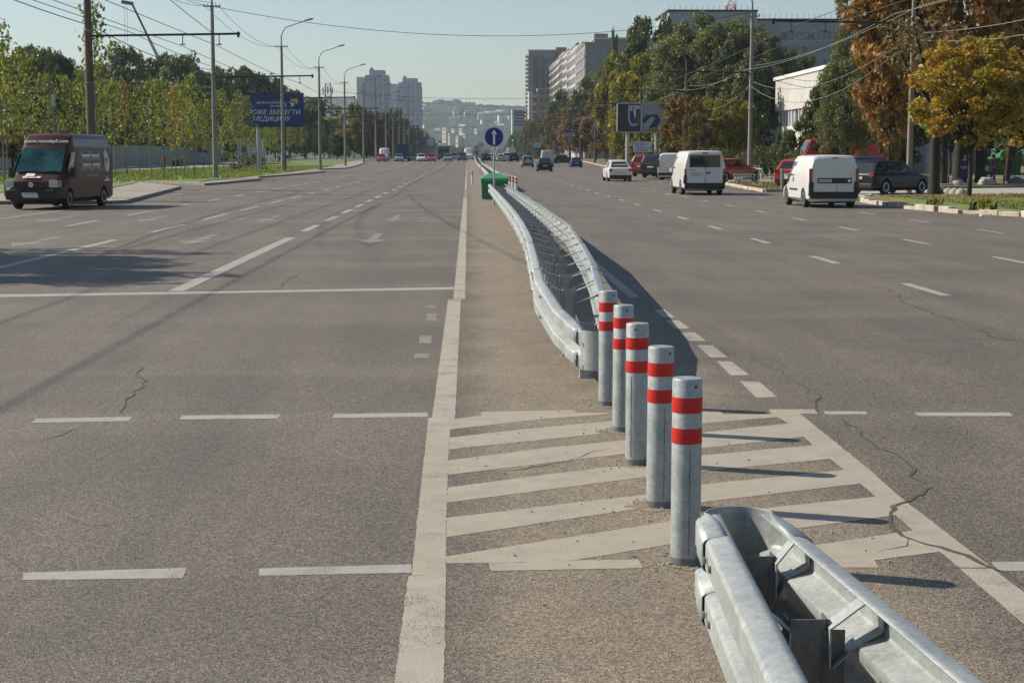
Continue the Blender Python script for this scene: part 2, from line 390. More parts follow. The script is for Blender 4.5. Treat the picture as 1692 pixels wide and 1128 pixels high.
# edge line left of the barrier
mark('edge_line', [[(652, 1128), (675, 950), (737, 950), (733, 1128)], [(520, 2200), (652, 1128.5), (733, 1128.5), (700, 2200)]] + dashes(-.178, .165, [(10.72, 20.2)]) + dashes(-.118, .155, [(20.25, 69)]), M['paint_worn'])
mark('edge_line_far', dashes(-.12, .12, [(84, 540)]) + dashes(-.118, .155, [(71, 72.6), (74, 75.6), (77, 78.6), (80, 81.6)]), M['paint_worn'])
stripes = [
 [(680, 950), (696, 800), (708, 690), (750, 688), (744, 709), (741, 742), (740, 784), (738, 830), (737, 887), (737, 950)],
 [(750, 692), (795, 686), (795, 680), (948, 677), (952, 681), (1015, 682), (990, 685), (905, 691), (743, 709)],
 [(743, 722.5), (870, 708), (1000, 696), (1130, 684), (1161, 678), (1190, 678), (1195, 684), (1275, 684), (1290, 688), (1161, 699), (1012, 714), (741, 742)],
 [(741, 760), (900, 740), (1161, 714), (1303, 699), (1330, 721), (1161, 740), (1033, 749), (740, 784)],
 [(740, 805), (900, 784), (1161, 752), (1343, 735), (1378, 757), (1161, 778), (1071, 787), (738, 830)],
 [(738, 855), (900, 836), (1071, 816), (1161, 800), (1395, 776), (1425, 798), (1161, 829), (1074, 837), (737, 887)],
 [(737, 919), (900, 893), (1074, 866), (1161, 850), (1447, 820), (1485, 850), (1322, 872), (1105, 899), (951, 925), (812, 930), (737, 930)],
 [(1340, 901), (1508, 876), (1560, 910), (1445, 925), (1452, 937), (1290, 937)],
 [(808, 930.5), (951, 925.5), (1055, 924), (1062, 938), (812, 943)],
 [(1270, 676), (1345, 676), (1352, 683.5), (1322, 683.5), (1437, 776), (1485, 819), (1590, 900), (1638, 937), (1585, 937), (1508, 876), (1447, 820), (1395, 776), (1343, 735), (1303, 699), (1275, 684)],
]
mark('hatched_marking', stripes, M['paint'], .0010)
mark('island_edge_line', [[(1586, 938), (1640, 938), (1692, 978), (2000, 1215), (1990, 1300), (1692, 1030)]] +
 [[(1222, 629), (1254, 630), (1284, 655), (1250, 657)], [(1184, 596), (1209, 597), (1238, 619), (1208, 620)], [(1152, 570), (1177, 570), (1202, 590), (1174, 590)], [(1123, 549), (1148, 549), (1167, 563), (1140, 563)], [(1100, 529), (1121, 529), (1140, 542), (1116, 543)], [(1080, 511), (1098, 511), (1115, 524), (1096, 524)]] + dashes(2.17, .14, [(20.4, 64)]) + dashes(2.25, .14, [(90, 540)]), M['paint_worn'])
mark('cross_dashes', [[(38, 945), (307, 937), (302, 954), (38, 957)], [(428, 938), (680, 931), (680, 945), (428, 950)], [(1638, 927), (1760, 927), (1775, 942), (1650, 942)],
 [(60, 691), (219, 688), (213, 695), (52, 698)], [(300, 686), (465, 684), (459, 691), (296, 692.5)], [(551, 683.5), (707, 681), (707, 688), (549, 690)],
 [(1360, 679), (1430, 679), (1434, 684), (1364, 684)], [(1510, 681), (1668, 681), (1675, 687), (1516, 687)], [(1780, 683), (1930, 684), (1937, 690), (1787, 689)]], M['paint_white'])
mark('stop_line', [[(-500, 493), (100, 485), (400, 480.2), (750, 474.2), (750, 478), (400, 483.6), (100, 489), (-500, 498)]], M['paint_white'])
mark('lane_lines_left', dashes(-4.0, .22, [(21.6, 35.6)]) + dashes(-7.75, .18, [(21.4, 34.8)]) +
  dashes(-4.0, .19, [(38.5+6*k, 42+6*k) for k in range(6)] + [(76+8*k, 78.5+8*k) for k in range(40)]) +
  dashes(-7.6, .15, [(38+7.5*k, 42.5+7.5*k) for k in range(5)] + [(76+8*k, 78.5+8*k) for k in range(40)]) +
  dashes(-10.5, .15, [(41.5+7.5*k, 45+7.5*k) for k in range(40)]) + dashes(-13.8, .14, [(66+8*k, 69+8*k) for k in range(30)]) +
  dashes(-13.6, .14, [(40, 58)]), M['paint_white'])
mark('lane_lines_right', dashes(6.33, .15, [(14.6, 16.6)] + [(20.6+6.2*k, 22.6+6.2*k) for k in range(60)]) +
  dashes(9.6, .14, [(26.6+6*k, 28.5+6*k) for k in range(60)]) + dashes(12.7, .12, [(31+6*k, 33+6*k) for k in range(50)]), M['paint_white'])
def arrow(x, y, turn):
    L_ = [(x-.09, y+2.4, .003), (x+.09, y+2.4, .003), (x+.09, y-.3, .003), (x-.09, y-.3, .003)]
    q = [L_, [(x-.38, y-.3, .003), (x+.38, y-.3, .003), (x, y-1.7, .003)]]
    if turn: q += [[(x+.1, y+1.0, .003), (x+.75*turn, y+.4, .003), (x+.75*turn, y+.15, .003), (x+.1, y+.7, .003)], [(x+.7*turn, y+.9, .003), (x+.7*turn, y-.3, .003), (x+1.1*turn, y+.2, .003)]]
    return q
mark('lane_arrows', sum([arrow(-2.1, 35, 0), arrow(-2.15, 46.5, 1), arrow(-5.9, 34.6, 0), arrow(-5.8, 46, -1), arrow(-9.2, 46.2, 0), arrow(-9.3, 34, 0), arrow(-12, 46, 0)], []), M['paint_faint'])
mark('erased_marks', [[(705, 504), (722, 504), (719, 508), (702, 508)], [(706, 518), (722, 518), (720, 530), (703, 530)], [(694, 554), (714, 554), (712, 567), (692, 567)], [(686, 584), (711, 584), (708, 591), (684, 591)]], M['paint_faint'])
# cracks, dirty seams and painted shadows of overhead wires
M['crack_and_shade'] = mat('bitumen_crack_and_wire_shade', (.05, .045, .04), .8, noise=(.10, .09, .08), nscale=12)
def crack_and_shade(pl, w0, z=.0036, seed=1):
    rnd = random.Random(seed); P = [G(*p, z) for p in pl]; out = []
    for i in range(len(P)-1):
        k = max(2, int((P[i+1]-P[i]).length/.07))
        for j in range(k): out.append(P[i].lerp(P[i+1], j/k))
    w0 *= .6; out.append(P[-1]); b = MB(); Lf = []; Rt = []
    for i, p in enumerate(out):
        t = (out[min(i+1, len(out)-1)]-out[max(i-1, 0)]).normalized(); nrm = Vector((-t.y, t.x, 0)); s_ = i*.07; jx = nrm*(.10*mn.noise(Vector((s_*1.3, seed*7.7, 0)))+.05*mn.noise(Vector((s_*5, seed*3.3, 1)))+rnd.uniform(-.008, .008))
        ww = w0*(.55+.75*mn.noise(Vector((s_*3.1, seed, 5)))+rnd.uniform(-.12, .12))*min(1, (i+.3)/3, (len(out)-i-.7)/3)
        Lf.append(p+jx+nrm*ww); Rt.append(p+jx-nrm*ww)
    for i in range(len(out)-1): b.poly([Rt[i], Rt[i+1], Lf[i+1], Lf[i]])
    return b
cb = MB()
for k, (pl, w0) in enumerate([
  ([(1543, 803), (1500, 818), (1465, 835), (1474, 858), (1500, 884), (1570, 901), (1610, 925), (1640, 940), (1700, 966), (1780, 990)], .035),
  ([(1500, 888), (1496, 900), (1440, 909)], .012), ([(1340, 650), (1343, 672), (1352, 680)], .03), ([(1395, 690), (1428, 722), (1475, 748), (1510, 772), (1530, 800)], .022),
  ([(1240, 585), (1300, 622), (1340, 650)], .012), ([(1260, 560), (1480, 562), (1700, 561), (1900, 560)], .014),
  ([(1490, 497), (1530, 512), (1575, 530)], .03), ([(1600, 540), (1640, 556), (1692, 565)], .025), ([(1400, 465), (1470, 478), (1492, 500)], .015), 
  ([(240, 604), (232, 628), (205, 655), (192, 668), (190, 684)], .02), ([(240, 604), (295, 586)], .008), ([(105, 853), (150, 866), (198, 864)], .018), ([(0, 912), (30, 928), (55, 944)], .025),
  ([(0, 733), (75, 729), (150, 700)], .012), ([(750, 783), (860, 772), (1020, 742)], .010), ([(735, 430), (600, 429), (480, 428), (300, 427)], .030), ([(455, 479), (480, 458), (498, 450)], .02),  # line before the last paints a wire's cast shadow on the road
  ([(690, 880), (740, 882)], .012), ([(900, 338), (1100, 342)], .10), ([(330, 346), (560, 340), (770, 342)], .06), ([(300, 403), (560, 401), (840, 404)], .025), ([(820, 443), (700, 440), (560, 438)], .02)]):  # second-last line paints another wire shadow across the lanes
    x = crack_and_shade(pl, w0, seed=k); cb.add(x.v, x.f)
struct('cracks_and_wire_shadows', cb, M['crack_and_shade'], fix=False)
M['tyremark'] = asphalt_mat('tyre_marks', tint=(.075, .068, .060))
def smooth_line(pl, w0):
    P = [G(*p, .0005) for p in pl]; out = []
    for i in range(len(P)-1):
        p0, p1, p2, p3 = P[max(0, i-1)], P[i], P[i+1], P[min(len(P)-1, i+2)]
        for k in range(12):
            t_ = k/12; out.append(.5*((2*p1)+(p2-p0)*t_+(2*p0-5*p1+4*p2-p3)*t_*t_+(3*p1-p0-3*p2+p3)*t_**3))
    b = MB(); lf = []; rt = []
    for i, p in enumerate(out):
        t_ = (out[min(i+1, len(out)-1)]-out[max(i-1, 0)]).normalized(); nr = Vector((-t_.y, t_.x, 0)); ww = w0*min(1, i/8+.05, (len(out)-1-i)/8+.05)*(1+.3*mn.noise(p*.7)); lf.append(p+nr*ww); rt.append(p-nr*ww)
    for i in range(len(out)-1): b.poly([rt[i], rt[i+1], lf[i+1], lf[i]])
    return b
tb_ = MB()
for pl, w_ in [([(432, 318), (436, 330), (470, 340), (560, 350)], .09), ([(180, 540), (300, 480), (420, 430)], .08), ([(1010, 350), (1100, 372), (1300, 400), (1600, 430)], .09)]:
    x_ = smooth_line(pl, w_); x_.v = [(v[0], v[1], v[2]+.0001*int(len(tb_.v)/60)) for v in x_.v]; tb_.add(x_.v, x_.f)
struct('tyre_marks', tb_, M['tyremark'], fix=False)
# ---- raised verges
def slabpx(name, pts, m, z=.13, h=.2):
    return struct(name, MB().slab([G(p[0], p[1], z) if len(p) == 2 else Vector((p[0], p[1], z)) for p in pts], h), m)
def kerb(name, pts, m, z=.14, wd=.16, seg=1.0, jit=.0, seed=1, ln=None):
    rnd = random.Random(seed); P = [G(p[0], p[1], z) if len(p) == 2 else Vector((p[0], p[1], z)) for p in pts]; b = MB()
    for i in range(len(P)-1):
        d = P[i+1]-P[i]; k = max(1, round(d.length/seg)); a = math.atan2(d.y, d.x)
        for j in range(k):
            c = P[i].lerp(P[i+1], (j+.5)/k); hh = z*rnd.uniform(1-jit*.8, 1+jit*.3)
            b.box(c.x+rnd.uniform(-1, 1)*jit*.15, c.y+rnd.uniform(-1, 1)*jit*.15, hh/2-.02, d.length/k*(1-.012-jit*.15*rnd.random()), wd, hh+.04, rz=a+rnd.uniform(-1, 1)*jit*.12)
    return struct(name, b, m, bev=.02)
# left side, all edges taken at ground level
LG = [(-26.5, 40), (-17.6, 40), (-17.6, 52)]
gA = [(-60, 58.5), tuple(G(0, 337.5))[:2], tuple(G(182, 337))[:2], tuple(G(205, 336))[:2], tuple(G(296, 311))[:2], tuple(G(230, 303.5))[:2], (-60, 100)]
slabpx('pavement', [(p[0], p[1], 0) for p in gA], M['path'], .12)
kerb('kerb', [(-60, 58.0, 0), (*tuple(G(0, 338))[:2], 0), (*tuple(G(182, 337.5))[:2], 0), (*tuple(G(206, 336.5))[:2], 0), (*tuple(G(297, 312))[:2], 0)], M['kerb'])
slabpx('verge_lawn', [(-40, 20, 0), (-13.6, 20, 0), (-13.6, 40, 0), (-40, 44, 0)], M['grass'], .13)
gg = [(-60, 66), tuple(G(-50, 325))[:2], tuple(G(178, 316))[:2], tuple(G(228, 305))[:2], tuple(G(150, 305))[:2], (-60, 98)]
slabpx('verge_grass', [(p[0], p[1], 0) for p in gg], M['grass'], .15)
g0 = [G(-250, 300), G(180, 300.5), G(240, 303), G(340, 306.5), G(376, 303.5), G(430, 298), G(425, 294.5), G(470, 291), G(536, 284.8), G(520, 281), G(570, 279), G(602, 273.5), G(598, 271.5), G(640, 270), G(655, 267.5)]
edge = [(p.x, p.y) for p in g0]
slabpx('sidewalk', [(x, y, 0) for x, y in edge]+[(-24, 535, 0), (-46, 535, 0), (-47, 60, 0)], M['path'], .12)
kerb('kerb', [(x, y, 0) for x, y in edge], M['kerb'], seg=2.0)
g1 = [G(-250, 298), G(180, 299), G(240, 301), G(340, 304), G(372, 300), G(425, 293.5), G(500, 284), G(520, 279), G(600, 270.5), G(640, 268)]
slabpx('lawn', [(p.x-.35, p.y, 0) for p in g1]+[(-25, 520, 0), (-36, 520, 0), (-37, 170, 0), (-38, 110, 0), (-47, 80, 0)], M['grass'], .16)
# right side
kr = [(16.6, -10), (16.6, 40), tuple(G(1692, 358))[:2], tuple(G(1590, 353))[:2], tuple(G(1500, 345))[:2], tuple(G(1425, 334))[:2], (17.4, 68)]
slabpx('verge_soil', [(x, y, 0) for x, y in kr]+[(24, 70, 0), (30, 66, 0), (60, 60, 0), (60, -10, 0)], M['grassdry'], .12)
kerb('kerb_stones', [(x, y, 0) for x, y in kr], M['kerb_light'], z=.17, wd=.24, seg=.9, jit=.5, seed=4)
slabpx('verge_lawn', [(17.1, -10, 0), (17.1, 46, 0), (*tuple(G(1600, 350))[:2], 0), (*tuple(G(1510, 342))[:2], 0), (*tuple(G(1470, 333))[:2], 0), (*tuple(G(1560, 331))[:2], 0), (28, 60, 0), (60, 54, 0), (60, -10, 0)], M['grass'], .15)
slabpx('driveway', [(24.1, 70.2, 0), (30, 66.2, 0), (90, 60, 0), (90, 86, 0), (34, 88, 0), (25, 84, 0), (18, 78.5, 0), (17.6, 68.4, 0)], M['concrete'], .05)
k2 = [(90, 86), (34, 88), (26, 86), (15.5, 79.2), (14.8, 78.5), (15.2, 86), (16.2, 100), (17.5, 120), (19.5, 170), (21, 235), (22, 300), (23, 420), (24, 535)]
slabpx('park_lawn', [(x, y, 0) for x, y in k2]+[(200, 535, 0), (200, 86, 0)], M['grassdry'], .12)
kerb('kerb_stones', [(x, y, 0) for x, y in k2[2:]], M['kerb_light'], z=.16, wd=.18, seg=1.6, jit=.12, seed=5)
slabpx('parking', [(16.3, 103, 0), (16.4, 94, 0), (27, 94, 0), (27, 160, 0), (20, 160, 0), (18.6, 140, 0)], M['path'], .135)
slabpx('footpath', [(24, 92.5, 0), (200, 98, 0), (200, 108, 0), (24, 97.5, 0)], M['concrete'], .14)
slabpx('footpath', [(27, 118, 0), (200, 121, 0), (200, 127, 0), (27, 124, 0)], M['concrete'], .14)
slabpx('park_soil', [(17.3, 110, 0), (23, 110, 0), (26, 200, 0), (25, 500, 0), (24.3, 500, 0), (22, 235, 0), (20.4, 170, 0)], M['soil'], .14)

# ---------------------------------------------------------------- crash barriers
PROF = [(0, 0), (.022, -.001), (.062, -.009), (.076, -.015), (.083, -.027), (.083, -.106), (.079, -.113), (.072, -.118), (.010, -.136), (.002, -.141), (0, -.148), (0, -.166), (.002, -.173), (.010, -.178), (.072, -.196), (.079, -.201), (.083, -.208), (.083, -.286), (.076, -.298), (.062, -.304), (.022, -.312), (0, -.313)]
def resample(pl, step):
    P = [Vector(p) for p in pl]; out = [P[0]]; acc = 0
    seg = []
    for i in range(len(P)-1):
        k = max(1, round((P[i+1]-P[i]).length/step))
        for j in range(1, k+1): out.append(P[i].lerp(P[i+1], j/k))
    return out
def nrm2(P, i, side):
    t = P[min(i+1, len(P)-1)]-P[max(i-1, 0)]; t.z = 0; t.normalize(); return Vector((-t.y, t.x, 0))*side
def beam(P, side, amp=None, off=0.0):
    rings = []
    for i, p in enumerate(P):
        nr = nrm2(P, i, side); a = amp[i] if amp else 1.0
        rings.append([p+nr*((o*a+.083*(1-a)*.5)+off)+Vector((0, 0, z)) for o, z in PROF])
    return MB().loft(rings, closed=False, caps=False)
def barrier(label, left, right, nose_at, post_y, bracket=True, brk=None, detail=True, seg=4.0):
    """left/right: inner reference polylines (x,y,ztop) running away from the camera; nose_at: 0 start, -1 end, None"""
    t = thing('crash_barrier', label, 'crash barrier', (0, 0, 0), group='galvanised crash barriers along the median')
    Lp = resample(left, .5 if detail else 6); Rp = resample(right, .5 if detail else 6)
    for P, side in ((Lp, 1), (Rp, -1)):
        i = 0; k = 0; st = int(seg/.5) if detail else 10**6
        while i < len(P)-1:
            j = min(len(P)-1, i+st); a = max(0, i-(1 if k % 2 and detail and i else 0))
            seg_ = P[a:j+1]
            if k % 2 and i: seg_ = [P[i].lerp(P[a], .6)]+P[i:j+1]
            obj('rail_beam', beam(seg_, side, off=.006 if k % 2 else 0.0), M['galv'], t, smooth=24, fix=False, sol=.004)
            i = j; k += 1
    if nose_at is not None:
        a, b_ = (Lp[nose_at], Rp[nose_at]); c = (a+b_)/2; rad = (b_-a).length/2; ax = (b_-a).normalized(); fw = Vector((ax.y, -ax.x, 0))
        if nose_at == -1: fw = -fw
        P = [c+ax*(-rad*math.cos(th))*1.0+fw*(rad*math.sin(th)*1.15) for th in [math.pi*k/14 for k in range(15)]]
        da = (Lp[1 if nose_at == 0 else -2]-a).normalized(); db = (Rp[1 if nose_at == 0 else -2]-b_).normalized(); P = [a+da*.34, a+da*.12]+P+[b_+db*.12, b_+db*.34]
        amp = [1, .9, .45]+[0]*13+[.45, .9, 1]
        obj('end_terminal', beam(P, -1 if nose_at == 0 else 1, amp, off=.011), M['galv'], t, smooth=40, fix=False, sol=.004)
    bolts = MB()
    def at_y(P, y):
        for i in range(len(P)-1):
            if P[i].y <= y <= P[i+1].y:
                f = (y-P[i].y)/(P[i+1].y-P[i].y+1e-9); return P[i].lerp(P[i+1], f), nrm2(P, i, 1)
        return None, None
    for y in post_y:
        l, nl = at_y(Lp, y); r, nr = at_y(Rp, y)
        if l is None or r is None: continue
        c = (l+r)/2; zt = min(l.z, r.z)
        mb = MB(); hz_ = zt-.07
        # C-section post: web and two flanges
        mb.box(c.x, c.y, hz_/2, .110, .006, hz_).box(c.x-.055, c.y+.03, hz_/2, .006, .066, hz_).box(c.x+.055, c.y+.03, hz_/2, .006, .066, hz_)
        mb.box(c.x, c.y+.03, .006, .13, .10, .012)
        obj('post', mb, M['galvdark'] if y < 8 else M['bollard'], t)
        for p, s in ((l, -1), (r, 1)):
            gap = abs(p.x-c.x)-.058
            if gap < .03: continue
            yy = y+random.uniform(-.01, .01); px_ = c.x+s*.058
            lw = .07
            loop = [(px_, zt-.20), (px_, zt-.09), (p.x+s*.03, zt-.012), (p.x+s*.073, zt-.035), (p.x+s*.076, zt-.095), (p.x+s*.004, zt-.140), (px_+s*.01, zt-.20)]
            m2 = MB(); th = .005
            for (x0, z0), (x1, z1) in zip(loop, loop[1:]):
                d = math.hypot(x1-x0, z1-z0)
                if d < .01: continue
                m2.box((x0+x1)/2, yy, (z0+z1)/2, d+.004, lw, th, ry=-math.atan2(z1-z0, x1-x0))
            obj('bracket', m2, M['galv'], t)
            if detail and y < 8:
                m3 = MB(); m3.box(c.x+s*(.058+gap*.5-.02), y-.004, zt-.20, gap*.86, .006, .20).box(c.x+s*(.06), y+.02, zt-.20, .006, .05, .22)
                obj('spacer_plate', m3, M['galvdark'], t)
    if detail:
        for P, side in ((Lp, 1), (Rp, -1)):
            for i in range(0, len(P), 4):
                if P[i].y > 36: break
                nr = nrm2(P, i, side)
                for zz in (-.067, -.248):
                    for dy in (-.05, .06):
                        q = P[i]+nr*.086+Vector((0, dy, zz)); obj('bolt', MB().tube([q, q+nr*.010], .013, 8), M['galvdark'], t)
    return t
# near barrier: edges from the picture, heights above the road
def tp(px, py, h): p = G(px, py, h); return (p.x, p.y, h)
nl = tp(1170, 852, .60); nr_ = tp(1262, 840, .60)
l2 = tp(1300, 1128, .63); r2 = tp(1640, 1128, .63)
yl = 2.9
def ext(a, b, y, h): f = (y-a[1])/(b[1]-a[1]); return (a[0]+(b[0]-a[0])*f, y, h)
nl0 = (nl[0]+.045, 5.38, .60); nr0 = (nr_[0]-.03, 5.38, .60)
barrier('nearest section of galvanised crash barrier running out of the bottom right corner', [ext(nl, l2, 1.0, .70), ext(nl, l2, 2.6, .66), (l2[0]+.05, l2[1], .63), nl0], [ext(nr_, r2, 1.0, .70), ext(nr_, r2, 2.6, .66), (r2[0]-.08, r2[1], .63), nr0], -1, [1.5, 2.45, 3.45, 4.30, 5.05], seg=9.0)
# main barrier
Lm = [(.94, 12.45, .47), (.80, 13.2, .56), (.70, 14.5, .70), (.78, 17.5, .73), (.86, 21, .74), (.93, 26, .75), (.95, 34, .75), (.92, 45, .75), (.86, 60, .75)]
Rm = [(1.14, 12.45, .47), (1.14, 13.2, .56), (1.16, 14.5, .70), (1.27, 16.5, .72), (1.40, 20, .74), (1.56, 25, .75), (1.56, 34, .75), (1.50, 45, .75), (1.38, 60, .75)]
barrier('long middle section of galvanised crash barrier curving up to the green container', Lm, Rm, 0, [13.0+1.45*k for k in range(33)])
barrier('far section of galvanised crash barrier receding beyond the green container', [(1.25, 80, .75), (1.35, 140, .75), (1.5, 540, .75)], [(1.95, 80, .75), (2.05, 140, .75), (2.2, 540, .75)], 0, [82+9*k for k in range(40)], detail=False)

# ---------------------------------------------------------------- bollards
def make_bollard(label, group):
    t = thing('bollard', label, 'bollard', group=group); r = .068
    obj('tube', MB().lathe([(r, .0), (r, .845), (r-.004, .853), (.02, .857)], n=32), M['bollard'], t, smooth=40)
    obj('dark_foot', MB().lathe([(r+.0015, .004), (r+.0015, .035)], n=32), M['galvdark'], t, smooth=40)
    for z0 in (.605, .745-.03): pass
    obj('red_band', MB().lathe([(r+.0012, .700), (r+.0014, .702), (r+.0014, .768), (r+.0012, .770)], n=32), M['red_tape'], t, smooth=40)
    obj('red_band', MB().lathe([(r+.0012, .560), (r+.0014, .562), (r+.0014, .628), (r+.0012, .630)], n=32), M['red_tape'], t, smooth=40)
    obj('seam_weld', MB().tube([(.006+.0025*math.sin(k*2.7)+.0015*math.sin(k*7.1), -r+.0012, .05+k*.0125) for k in range(40)], [.0018+.0012*abs(math.sin(k*1.9)) for k in range(40)], 5), M['galvdark'], t)
    obj('hole', MB().tube([(.030, -.0605, .820), (.0305, -.0645, .820)], .006, 8), M['black'], t)
    return t
b0 = make_bollard('', 'red banded steel bollards in a row before the middle barrier'); index_kids()
bp = [(1134, 935, 'nearest and largest steel bollard, just left of the near barrier nose'), (1090, 840, 'second nearest steel bollard of the front row, with red bands'), (1053, 770, 'middle steel bollard of the front row of five'), (1029, 715, 'fourth steel bollard of the front row, red bands'), (1004.5, 672, 'farthest bollard of the front row, touching the middle barrier nose')]
for i, (x, y, lb) in enumerate(bp):
    o = b0 if i == 0 else copy_tree(b0); p = G(x, y-2); o.location = (p.x, p.y+.04, 0); o['label'] = lb; o.rotation_euler.z = [0, .15, -.75, -.2, .05][i]; o.rotation_euler.y = [0, .004, -.003, .004, 0][i]
dirt = MB()
# white steel bollards by the green box
def wb():
    t = thing('bollard', '', 'bollard', group='white bollards beside the green container'); r = .068
    obj('tube', MB().lathe([(r, 0), (r, .85), (.02, .857)], n=16), M['white_tape'], t, smooth=40)
    for z in (.56, .70): obj('red_band', MB().lathe([(r+.0014, z), (r+.002, z+.003), (r+.002, z+.067), (r+.0014, z+.07)], n=16), M['red_tape'], t, smooth=40)
    return t
w0 = wb(); index_kids()
for k in range(5):
    o = w0 if k == 0 else copy_tree(w0); o.location = (2.22-.055*k, 73+3.2*k, 0)
    o['label'] = ['nearest white bollard with red bands, right of the green container', 'second white bollard in the short row right of the green container', 'middle white bollard of the row right of the green container', 'fourth white bollard of the row right of the green container', 'farthest white bollard of the row right of the green container'][k]
o = copy_tree(w0); o.location = (G(780, 303).x, G(780, 303).y, 0); o['label'] = 'lone slim banded bollard standing on the left edge line before the container'; del o['group']
# green container
t = thing('grit_container', 'green plastic grit container with pitched lid at the barrier gap', 'container', (1.12, 66.2, 0))
obj('body', MB().loft([[(-.54, -.45, .03), (.54, -.45, .03), (.54, .45, .03), (-.54, .45, .03)], [(-.57, -.5, .80), (.57, -.5, .80), (.57, .5, .80), (-.57, .5, .80)]]), M['green'], t, bev=.03)
obj('lid', MB().loft([[(-.60, -.54, .78), (.60, -.54, .78), (.60, .54, .78), (-.60, .54, .78)], [(-.59, -.53, .88), (.59, -.53, .88), (.59, .53, .88), (-.59, .53, .88)], [(-.25, -.2, 1.09), (.25, -.2, 1.09), (.25, .2, 1.09), (-.25, .2, 1.09)]]), M['greenlid'], t, bev=.02)
# round arrow sign
t = thing('road_sign', 'round blue sign with white upward arrow on a pole in the barrier', 'road sign', (.96, 58, 0))
obj('pole', MB().tube([(0, 0, 0), (0, 0, 2.25)], .035, 12), M['steellight'], t, smooth=40)
def disc(r, y, th=.004, n=40): return MB().tube([(0, y, 0), (0, y-th, 0)], r, n)
o = obj('rim_plate', MB().tube([(0, -.03, 2.5), (0, -.05, 2.5)], .345, 40), M['steellight'], t); 
obj('face', MB().tube([(0, -.052, 2.5), (0, -.055, 2.5)], .335, 40), M['signblue'], t)
obj('arrow', MB().poly([(-.04, -.058, 2.22), (.04, -.058, 2.22), (.04, -.058, 2.60), (.105, -.058, 2.60), (0, -.058, 2.77), (-.105, -.058, 2.60), (-.04, -.058, 2.60)]), M['white'], t)

# road dust and grit gathered round the bollard feet
M['grit'] = asphalt_mat('road_grit', tint=(.24, .20, .145))
db_ = MB(); r_ = random.Random(9)
for x, y, lb in bp:
    p = G(x, y-2); n_g = 26; a0 = r_.random()*6
    db_.poly([(p.x+.03+math.cos(a)*(.13+.09*mn.noise(Vector((math.cos(a)*1.6+x, math.sin(a)*1.6, 0)))+.03*r_.random())*1.15, p.y+.04+math.sin(a)*(.15+.09*mn.noise(Vector((math.cos(a)*1.6, math.sin(a)*1.6+y, 2)))), .0019) for a in [2*math.pi*k/n_g for k in range(n_g)]])
struct('road_grit', db_, M['grit'], fix=False)
gm = MB()
for k in range(420):
    if k < 260:
        b_ = bp[k % 5]; p = G(b_[0], b_[1]-2); x, y = p.x+r_.gauss(0, .13), p.y+.03+r_.gauss(0, .13)
    else: x, y = r_.uniform(-.1, 2.2), r_.uniform(3.5, 15)
    s_ = r_.uniform(.002, .006); gm.box(x, y, s_*.5+.003, s_*2, s_*1.6, s_*1.4, rz=r_.random()*3)
o = struct('gravel_grit', gm, M['concrete'], fix=False); o['kind'] = 'stuff'; o['label'] = 'loose grit scattered round the bollards and along the median'; o['category'] = 'grit'
